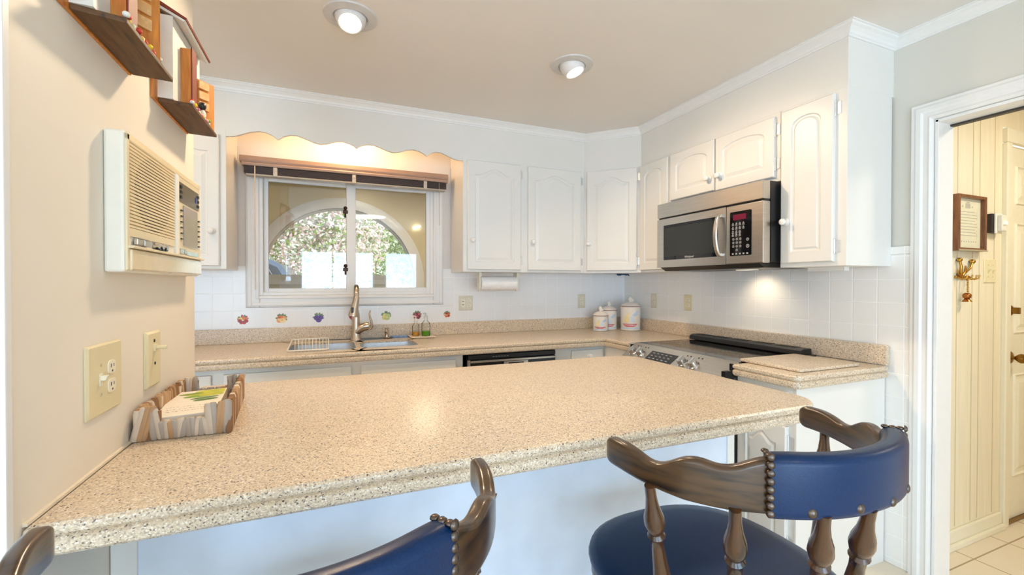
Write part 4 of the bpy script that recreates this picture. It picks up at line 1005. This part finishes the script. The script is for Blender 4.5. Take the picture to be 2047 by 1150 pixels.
pd = thing('note_pad', (-.345, 1.46, TOP+.01), 'white card pad with green painted leaves lying in the woven basket', 'note pad')
PAPER = mat('white_card', (240, 232, 218), .6, amt=.02); INK = mat('grey_ink', (96, 88, 84), .7)
e = Vector((.985, .17, 0)).normalized(); g = Vector((-.10, .995, 0)).normalized(); o = Vector((-.402, 1.318, TOP+.0085))
MB().obox(o, e, g, (0, 0, 1), (0, .130), (0, .285), (0, .038)).build('card_stack', PAPER, pd, bevel=.001)
b = MB(); GR = [mat('leaf_green', (128, 160, 60), .6, amt=.2), mat('leaf_dark_green', (96, 130, 70), .6, amt=.2), mat('leaf_yellow_green', (190, 192, 60), .6, amt=.2), INK]
lay = 0
for (u, v, rx, rz, a, k) in ((.085, .235, .055, .016, .1, 2), (.095, .262, .045, .014, 0, 2), (.075, .205, .045, .012, .15, 0), (.10, .21, .035, .012, 0, 2), (.085, .175, .035, .008, .2, 1), (.09, .150, .030, .009, .2, 1), (.045, .24, .03, .008, .1, 0)):
    lay += 1; P = ellipse(u, v, rx*1.0, rz*1.35, a, 14); P = [(min(max(x, .002), .128), min(y, .283)) for x, y in P]; b.mi(k)
    b.add([o+e*x+g*y+Vector((0, 0, .0382+lay*.00004)) for x, y in P], [tuple(range(14))])
b.build('cover_painting', GR, pd); b = MB(); b.mi(3)
for r_, v in enumerate((.085, .062, .040)):
    x = .012+r_*.003
    while x < .115:
        w = rn.uniform(.003, .008); P = [(x, v+rn.uniform(0, .003)), (x+w, v+rn.uniform(0, .003)), (x+w, v+.0035+rn.uniform(0, .002)), (x+w*.3, v+.003)]
        b.add([o+e*u+g*y+Vector((0, 0, .0388)) for u, y in P], [(0, 1, 2, 3)]); x += w+rn.choice([.0018, .002, .006])
b.build('cover_lettering', GR, pd)

# ------------------------------------------------------------------ hall things
pf = thing('framed_print', (2.92, HY, 1.59), 'brown framed verse print on the hall wall', 'picture frame')
fx0, fx1, fz0, fz1 = 2.788, 3.050, 1.452, 1.726
FRB = wood('brown_frame_wood', (92, 50, 22), (140, 84, 44), 8, .35, 'Z', .3)
b = MB(); ring(b, fx0, fx1, fz0, fz1, .015, HY-.030, HY-.0005); b.build('frame', FRB, pf, bevel=.003)
b = MB(); b.box((fx0+.002, HY-.034, fz0-.001), (fx1-.002, HY-.029, fz0+.007)); b.build('frame_lip', mat('frame_silver_edge', (196, 186, 166), .3, .5), pf)
b = MB().box((fx0+.012, HY-.010, fz0+.012), (fx1-.012, HY-.006, fz1-.012)).mi(1)
for k in range(9):
    z = 1.645-k*.0145; w = .075+.012*((k*7) % 3)
    b.box((2.915-w, HY-.0108, z), (2.915+w*.9, HY-.0102, z+.003))
for x in (2.865, 2.955): b.sphere((x, HY-.0102, 1.672), .006, 8, (1, .06, 1))
b.box((2.893, HY-.0108, 1.664), (2.937, HY-.0102, 1.688)).box((2.90, HY-.0108, 1.690), (2.93, HY-.0102, 1.695))
for k in range(8): b.sphere((2.838+k*.022, HY-.0102, 1.500), .005, 6, (1, .06, 1))
for k in range(8): b.sphere((2.832, HY-.0102, 1.52+k*.018), .003, 6, (1, .06, 1)).sphere((3.0, HY-.0102, 1.52+k*.018), .003, 6, (1, .06, 1))
b.build('print', [mat('cream_print_paper', (226, 222, 196), .5), mat('faded_ink', (186, 180, 164), .7)], pf)
ch = thing('door_chime', (3.18, HY, 1.60), 'small dark-sided door alarm unit on the hall wall beside the door', 'alarm unit')
b = MB().box((3.122, HY-.022, 1.552), (3.215, HY-.0005, 1.650)); b.build('base', mat('dark_brown_plastic', (40, 26, 22), .4), ch, bevel=.003)
b = MB().box((3.135, HY-.030, 1.548), (3.205, HY-.0215, 1.654)).box((3.150, HY-.048, 1.560), (3.200, HY-.030, 1.642)); b.build('cover', CREAMPL, ch, bevel=.004)
MB().box((3.160, HY-.054, 1.592), (3.192, HY-.048, 1.610)).build('lens', emission('chime_lens', (1, .85, .6, 1), .15), ch)
kr = thing('key_rack', (2.9, HY, 1.36), 'gold key rack with hooks and a hanging trinket on the hall wall', 'key rack')
b = MB().box((2.815, HY-.012, 1.318), (2.945, HY-.0005, 1.330)); rackb = b.build('hook_bar', GOLD, kr, bevel=.003)
b = MB()
b.tube([(2.868, HY-.010, 1.325), (2.845, HY-.014, 1.350), (2.848, HY-.014, 1.378), (2.838, HY-.012, 1.405)], [0.0072, 0.0065, 0.0058, 0.0050], 8).tube([(2.862, HY-.012, 1.328), (2.885, HY-.014, 1.350), (2.888, HY-.014, 1.380)], [0.0072, 0.0058, 0.0036], 8)
b.tube([(2.87, HY-.012, 1.335), (2.905, HY-.014, 1.355), (2.935, HY-.014, 1.370), (2.955, HY-.012, 1.398)], [0.0058, 0.0050, 0.0050, 0.0058], 8).sphere((2.838, HY-.012, 1.408), .012, 8).sphere((2.957, HY-.012, 1.402), .013, 8).tube([(2.855, HY-.01, 1.33), (2.825, HY-.012, 1.34), (2.82, HY-.012, 1.36)], [0.0058, 0.0043, 0.0029], 8)
b.build('ornament', GOLD, kr, 60)
for x in (2.83, 2.875, 2.915, 2.942):
    MB().tube([(x, HY-.010, 1.320), (x+.004, HY-.024, 1.312), (x+.010, HY-.038, 1.318), (x+.012, HY-.040, 1.334)], .0035, 8).build('hook', GOLD, kr, 60)
kc = thing('hanging_trinket', (2.873, HY-.03, 1.25), 'small gold trinket on a chain hanging from the key rack', 'trinket')
b = MB()
for k in range(6): b.sphere((2.874+.002*(k % 2), HY-.028, 1.306-k*.0105), .0055, 8, (.8, .8, 1.1))
b.build('chain', GOLD, kc, 60)
b = MB().sphere((2.874, HY-.026, 1.232), .017, 10).lathe([(.020, 0), (.014, .008), (.008, .018)], (2.874, HY-.026, 1.203), (0, 0, 1), 12); b.build('charm', mat('copper_charm', (160, 100, 50), .35, .9, amt=.2), kc, 60)
pl = plate('hall_switch', (3.150, HY, 1.357), X, YM, .118, .122, 'ivory double toggle switch plate beside the hall door', 'switch', mat('hall_ivory', (236, 226, 186), .35), ('switch', 'switch'))

# ------------------------------------------------------------------ bar stools (built once, copied)
st = thing('bar_stool', (0, 0, 0), 'dark wood swivel bar stool with blue-black padded back, nearer the range', 'bar stool', 'captain bar stools at the peninsula')
A_, B_ = .284, .288
NS = 96
ang = [pi+pi*k/NS for k in range(NS+1)]
PL = [(A_*cos(a), B_*sin(a)) for a in ang]
acc = [0]
for i in range(NS): acc.append(acc[-1]+math.dist(PL[i], PL[i+1]))
def lerp(T, x):
    for (a, va), (b_, vb) in zip(T, T[1:]):
        if a <= x <= b_:
            t = (x-a)/(b_-a); return va+(vb-va)*t
    return T[-1][1] if x > T[-1][0] else T[0][1]
TOPZ = [(0, 1.020), (.36, 1.020), (.42, 1.016), (.525, .992), (.636, 1.004), (.70, .990), (.775, .969), (.84, .980), (.90, .988), (.955, .990), (1.0, .988), (1.1, .988)]
BOTZ = [(0, .934), (.40, .930), (.52, .927), (.66, .926), (.80, .931), (.93, .936), (1.0, .937)]
def rail_mb(s0, s1, th, grow=0., round_tip=True, rad=.008):
    b = MB(); L = []; Ltot = acc[-1]; n = 0
    for i in range(NS+1):
        s_ = acc[i]/Ltot*2-1
        if s_ < s0-1e-6 or s_ > s1+1e-6: continue
        x, y = PL[i]; tx, ty = (-A_*sin(ang[i]), B_*cos(ang[i])); ln = math.hypot(tx, ty); nx_, ny_ = ty/ln, -tx/ln
        zt = sum(lerp(TOPZ, abs(abs(s_)+q)) for q in (-.045, -.03, -.015, 0, .015, .03, .045))/7+grow; zb = lerp(BOTZ, abs(s_))-grow
        h = zt-zb; r_ = min(rad, h*.45, th*.48)
        sec = rrect(th, h, r_, 5, 0, (zt+zb)/2)
        L.append([Vector((x+nx_*u, y+ny_*u, v)) for u, v in sec])
    if round_tip and s1 > .99:
        for first in (True, False):
            base = L[0] if first else L[-1]; cen = sum(base, Vector())/len(base); dy = Vector((0, 1, 0)); ex = []
            for a in (.3, .6, .9, 1.15, 1.35, 1.5): ex.append([cen+Vector(((p-cen).x*max(cos(a)**.6, .3), (p-cen).y, (p-cen).z*max(cos(a)**.7, .15)))+dy*(.020*sin(a)) for p in base])
            L = ex[::-1]+L if first else L+ex
    b.loops(L); return b
rail_mb(-1, 1, .024).build('back_rail', DWOOD, st, 40)
pad = rail_mb(-.405, .405, .038, .006, True, .015).build('back_pad', VINYL, st, 50)
def rail_pt(s_, off, z):
    Ltot = acc[-1]
    i = min(range(NS+1), key=lambda k: abs(acc[k]/Ltot*2-1-s_)); x, y = PL[i]; tx, ty = (-A_*sin(ang[i]), B_*cos(ang[i])); ln = math.hypot(tx, ty)
    return Vector((x+ty/ln*off, y-tx/ln*off, z)), Vector((ty/ln, -tx/ln, 0))
for s_ in (-.388, .388):
    for k in range(8):
        z = .936+k*.0125; p, n_ = rail_pt(s_, .0185, z)
        if n_.y > 0: n_ = -n_; p, _ = rail_pt(s_, -.0185, z)
        MB().lathe([(.0066, -.001), (.0058, .0012), (.0038, .0028), (0, .0034)], p, n_, 10).build('nail', NAILM, pad, 50)
    for off in (-.011, .0, .011):
        q, _ = rail_pt(s_, off, 1.0235); MB().sphere(q, .0062, 8, (1, 1, .6)).build('nail', NAILM, pad, 50)
for s_, z in ((-.27, .941), (-.11, .945), (.06, .942), (.22, .942)):
    p, n_ = rail_pt(s_, .0175, z)
    if n_.y > 0: n_ = -n_; p, _ = rail_pt(s_, -.0175, z)
    MB().lathe([(.0085, -.001), (.0075, .002), (.004, .004), (0, .0045)], p, n_, 10).build('tack', NAILM, pad, 50)
SPP = [(0, .0078), (.08, .0082), (.14, .0102), (.20, .0145), (.25, .0158), (.29, .0135), (.315, .0098), (.335, .0135), (.355, .0104), (.42, .0098), (.55, .0122), (.72, .0168), (.82, .0168), (.92, .0128), (1.0, .0102)]
def spindle(a, c_, nm='spindle', k=1.):
    a = Vector(a); c_ = Vector(c_); L_ = (c_-a).length
    MB().lathe([(r_*k*1.2, t*L_) for t, r_ in SPP], a, c_-a, 16).build(nm, DWOODZ, st, 50)
for a, c_ in (((-.283, -.10, .936), (-.197, -.052, .630)), ((-.21, -.214, .934), (-.128, -.144, .630)), ((-.102, -.282, .938), (.0, -.195, .630)),
              ((-.018, -.298, .938), (.087, -.195, .630)), ((.298, -.03, .942), (.172, -.10, .630))):
    spindle(a, c_)
def superell(hx_, hy_, n_, k=48): 
    return [(hx_*abs(cos(2*pi*i/k))**(2/n_)*(1 if cos(2*pi*i/k) >= 0 else -1), .04+hy_*abs(sin(2*pi*i/k))**(2/n_)*(1 if sin(2*pi*i/k) >= 0 else -1)) for i in range(k)]
b = MB(); L = []
for sc_, z in ((.90, .622), (.985, .626), (1.0, .640), (.985, .652), (.93, .660), (.80, .6635), (.5, .665), (.05, .6655)): L.append([Vector((x*sc_, .04+(y-.04)*sc_, z)) for x, y in superell(.256, .250, 2.5)])
b.loops(L); b.build('seat_cushion', VINYL, st, 60)
b = MB(); L = []
for sc_, z in ((.86, .584), (.95, .588), (.975, .600), (.975, .614), (.95, .6225)): L.append([Vector((x*sc_, .04+(y-.04)*sc_, z)) for x, y in superell(.256, .250, 2.5)])
b.loops(L); b.build('seat_board', DWOOD, st, 40)
MB().lathe([(.085, .556), (.095, .562), (.095, .584)], (0, .04, 0), (0, 0, 1), 28).build('swivel_plate', BLACKP, st, 40)
MB().lathe([(.15, .530), (.16, .535), (.16, .552), (.15, .556)], (0, .04, 0), (0, 0, 1), 32).build('leg_mount', DWOOD, st, 40)
feet = []
for sx in (-1, 1):
    for sy in (-1, 1):
        a = Vector((sx*.11, .04+sy*.11, .532)); c_ = Vector((sx*.22, .04+sy*.22, 0)); feet.append((a, c_)); spindle(a, c_, 'leg', 1.35)
at = lambda i, z: feet[i][0].lerp(feet[i][1], (.532-z)/.532)
for i, j, z in ((0, 1, .20), (2, 3, .20), (0, 2, .16), (1, 3, .24)): MB().cyl(at(i, z), at(j, z), .011, 12).build('footrest', DWOODZ, st, 40)
st2 = copy_tree(st)
st.location = (.80, .72, 0)
st2.location = (-.05, .72, 0)
st2['label'] = 'dark wood bar stool with padded back nearer the cream partition, mostly below the frame'

# ------------------------------------------------------------------ sunroom and garden beyond the window
SY = 5.8; ACX, ACZ, AR, AO = .13, 1.33, .895, 1.005
b = MB()
n = 32; arc = [(ACX+AR*cos(pi*k/n), ACZ+AR*sin(pi*k/n)) for k in range(n+1)]
top = [(3.0-(6.0)*k/n, 2.6) for k in range(n+1)]
b.loops([[Vector((u, SY+d, v)) for u, v in arc] for d in (0,)]+[[Vector((u, SY, v)) for u, v in top]], close=False, cap0=False, cap1=False)
b.loops([[Vector((u, SY+.14, v)) for u, v in top], [Vector((u, SY+.14, v)) for u, v in arc], [Vector((u, SY, v)) for u, v in arc]], close=False, cap0=False, cap1=False)
b.box((ACX+AR, SY, 0), (3.0, SY+.14, ACZ)).box((-3.0, SY, 0), (ACX-AR, SY+.14, ACZ)).box((ACX-AR, SY, 0), (ACX+AR, SY+.14, .62))
b.add([(3, SY, ACZ), (3, SY, 2.6), (ACX+AR, SY, ACZ)], [(0, 1, 2)]).add([(-3, SY, ACZ), (-3, SY, 2.6), (ACX-AR, SY, ACZ)], [(0, 1, 2)])
struct('wall_sunroom', b, SUNW)
b = MB().box((-3.1, D+.12, 0), (-3.0, SY+.14, 2.6)); struct('wall_sunroom_left', b, SUNW)
b = MB().box((3.0, D+.12, 0), (3.1, SY+.14, 2.6)); struct('wall_sunroom_right', b, SUNW)
b = MB().box((-3.1, D+.121, 2.462), (3.1, SY+.14, 2.56)); struct('ceiling_sunroom', b, mat('sunroom_ceiling', (216, 206, 176), .8))
b = MB().box((-3.1, D+.12, -.06), (3.1, SY+.14, 0)); struct('floor_sunroom', b, mat('sunroom_floor', (196, 184, 160), .6))
aw = MB()
L = []
for (r0, y) in ((AR-.012, SY+.02), (AR-.012, SY-.025), (AR+.03, SY-.035), (AO-.03, SY-.03), (AO, SY-.018), (AO, SY)):
    L.append([Vector((ACX+r0, y, .63))]+[Vector((ACX+r0*cos(pi*k/n), y, ACZ+r0*sin(pi*k/n))) for k in range(n+1)]+[Vector((ACX-r0, y, .63))])
aw.loops(L, close=False, cap0=False, cap1=False)
w2 = aw.build('window_2', TRIMW, None, 30); w2['kind'] = 'structure'; w2['label'] = 'white arched sunroom window seen through the sink window'
b = MB()
b.tube([(ACX+AR-.015, SY+.07, .62)]+[(ACX+(AR-.015)*cos(pi*k/n), SY+.07, ACZ+(AR-.015)*sin(pi*k/n)) for k in range(n+1)]+[(ACX-AR+.015, SY+.07, .62)], .022, 8)
b.box((ACX-AR, SY-.03, .58), (ACX+AR, SY+.14, .64)); b.build('arch_frame', TRIMW, w2, 40)
P = [(ACX-AR, .62), (ACX+AR, .62)]+arc
MB().prism(P, SY+.072, SY+.076, lambda u, v, d: (u, d, v)).build('pane', GLASSW, w2)
t_ = thing('sunroom_light', (.36, 5.5, 2.462), 'round lit ceiling lamp in the sunroom, seen through the sink window', 'ceiling light')
MB().lathe([(.10, -.022), (.11, 0)], (.36, 5.5, 2.461), (0, 0, 1), 28).build('lamp_shade', emission('sunroom_lamp', (1, .93, .8, 1), 4), t_, 40)
sc2 = thing('wall_sconce', (1.05, SY, 2.0), 'small lit sconce beside the arched sunroom window', 'wall lamp')
MB().tube([(.995, SY-.02, 2.005), (1.03, SY-.03, 2.02), (1.085, SY-.02, 2.04)], [.010, .018, .012], 10).build('lamp_shade', MATS['sunroom_lamp'], sc2, 50)
# ground outside
b = MB().box((-40, SY+.14, -.5), (40, 60, -.12)); struct('ground', b, mat('pale_driveway', (226, 222, 214), .9, amt=.06, scale=.6))
# low clapboard wall pieces and pale screens just outside
def clap(x0, x1, label):
    b = MB()
    for k in range(7): b.add([(x0, 6.60+.014, .50+k*.13), (x1, 6.60+.014, .50+k*.13), (x1, 6.60, .50+k*.13), (x0, 6.60, .50+k*.13), (x0, 6.60+.03, .63+k*.13), (x1, 6.60+.03, .63+k*.13)], [(0, 1, 2, 3), (3, 2, 5, 4), (0, 3, 4), (1, 5, 2)])
    b.box((x0, 6.615, -.12), (x1, 6.72, 1.41)); o = b.build('garden_wall', mat('grey_clapboard', (176, 172, 168), .7)); tag(o, label, 'low wall'); return o
clap(-1.6, -.36, 'low grey clapboard wall outside the arched window below the car')
clap(.56, .76, 'short grey clapboard pier standing outside the arched window')
# parked car
carm = mat('car_paint', (74, 98, 124), .25, .3, coat=.5)
cr = thing('parked_car', (-2.78, 8.45, -.12), 'dark blue car parked outside beyond the sunroom arch', 'car')
side = [(-2.0, .30), (-2.05, .62), (-1.95, .86), (-1.2, .95), (-.6, 1.40), (1.45, 1.44), (1.72, 1.32), (1.92, .98), (2.0, .60), (1.95, .30)]
cF = lambda u, v, d: (-2.84+u*1.25, 8.45+d*1.25, -.12+v*1.29)
b = MB(); L = [[Vector(cF(u, v, d)) for u, v in (inset(side[::-1], k)[::-1])] for d, k in ((-.86, .05), (-.80, 0), (.80, 0), (.86, .05))]; b.loops(L); b.build('car_body', carm, cr, 40)
b = MB(); b.prism([(-.95, .98), (.2, .98), (.2, 1.30), (-.52, 1.30)], -.868, -.855, cF).prism([(.28, .98), (1.72, .98), (1.55, 1.31), (.28, 1.33)], -.868, -.855, cF); b.build('side_window', BLACKG, cr)
MB().tube([cF(.28, .97, -.87), cF(1.75, .97, -.87), cF(1.57, 1.32, -.87), cF(.28, 1.345, -.87)], .018, 8).build('window_trim', CHROME, cr, 50)
for u in (-1.25, 1.25):
    MB().lathe([(.38, 0), (.42, .02), (.42, .23), (.38, .25)], cF(u, .33, -.88), (0, 1, 0), 28).build('wheel', BLACKP, cr, 40)
# trees
LEAF = {'pink': (236, 204, 202), 'green': (192, 212, 150), 'pale': (216, 228, 206), 'dark': (160, 186, 168)}
def tree(x, y, h, rad, kind, label, cols, seed):
    rn = random.Random(seed); t_ = thing('tree', (x, y, -.12), label, 'tree', 'trees beyond the arched window')
    b = MB().tube([(x, y, -.12), (x+.05, y, h*.3), (x-.05, y, h*.6), (x+.1, y, h*.85)], [.13, .11, .08, .04], 9)
    for k in range(6):
        a = rn.uniform(0, 6.28); b.tube([(x, y, h*(.28+.07*k)), (x+cos(a)*rad*.45, y+sin(a)*rad*.45, h*(.42+.07*k)), (x+cos(a)*rad*.8, y+sin(a)*rad*.8, h*(.5+.07*k))], [.05, .035, .015], 6)
    b.build('trunk', mat('pale_bark', (176, 160, 146), .9, amt=.15), t_, 50)
    b = MB()
    for k in range(int(5200*rad*rad)):
        u = rn.random()*2-1; a = rn.uniform(0, 6.28); r_ = rad*rn.random()**.42; w = math.sqrt(1-u*u)
        c_ = Vector((x+r_*w*cos(a), y+r_*w*sin(a), h*.62+r_*u*h*.42/rad)); s_ = rn.uniform(.035, .07)
        d1 = Vector((rn.uniform(-1, 1), rn.uniform(-1, 1), rn.uniform(-1, 1))).normalized(); d2 = d1.orthogonal().normalized()
        b.mi(rn.randrange(len(cols))); b.add([c_-d1*s_, c_+d2*s_*.55, c_+d1*s_, c_-d2*s_*.55], [(0, 1, 2, 3)])
    b.build('foliage', [mat('leaf_'+c_, LEAF[c_], .7, amt=.2, scale=5) for c_ in cols], t_)
tree(-.2, 11.5, 4.4, 1.65, 'p', 'pink-blossomed tree in the middle beyond the arched window', ['pink', 'pale', 'pink', 'pale', 'green'], 1)
tree(2.75, 12.2, 4.0, 1.35, 'g', 'light green tree beyond the arched window toward its far jamb', ['green', 'green', 'pale'], 2)
tree(-3.4, 14.0, 5.0, 1.9, 'd', 'grey-green tree behind the parked car', ['pale', 'dark', 'dark'], 3)
tree(1.4, 16.8, 6.5, 2.6, 'x', 'tall pale green tree at the back of the garden behind the blossomed tree', ['pale', 'green', 'green'], 4)
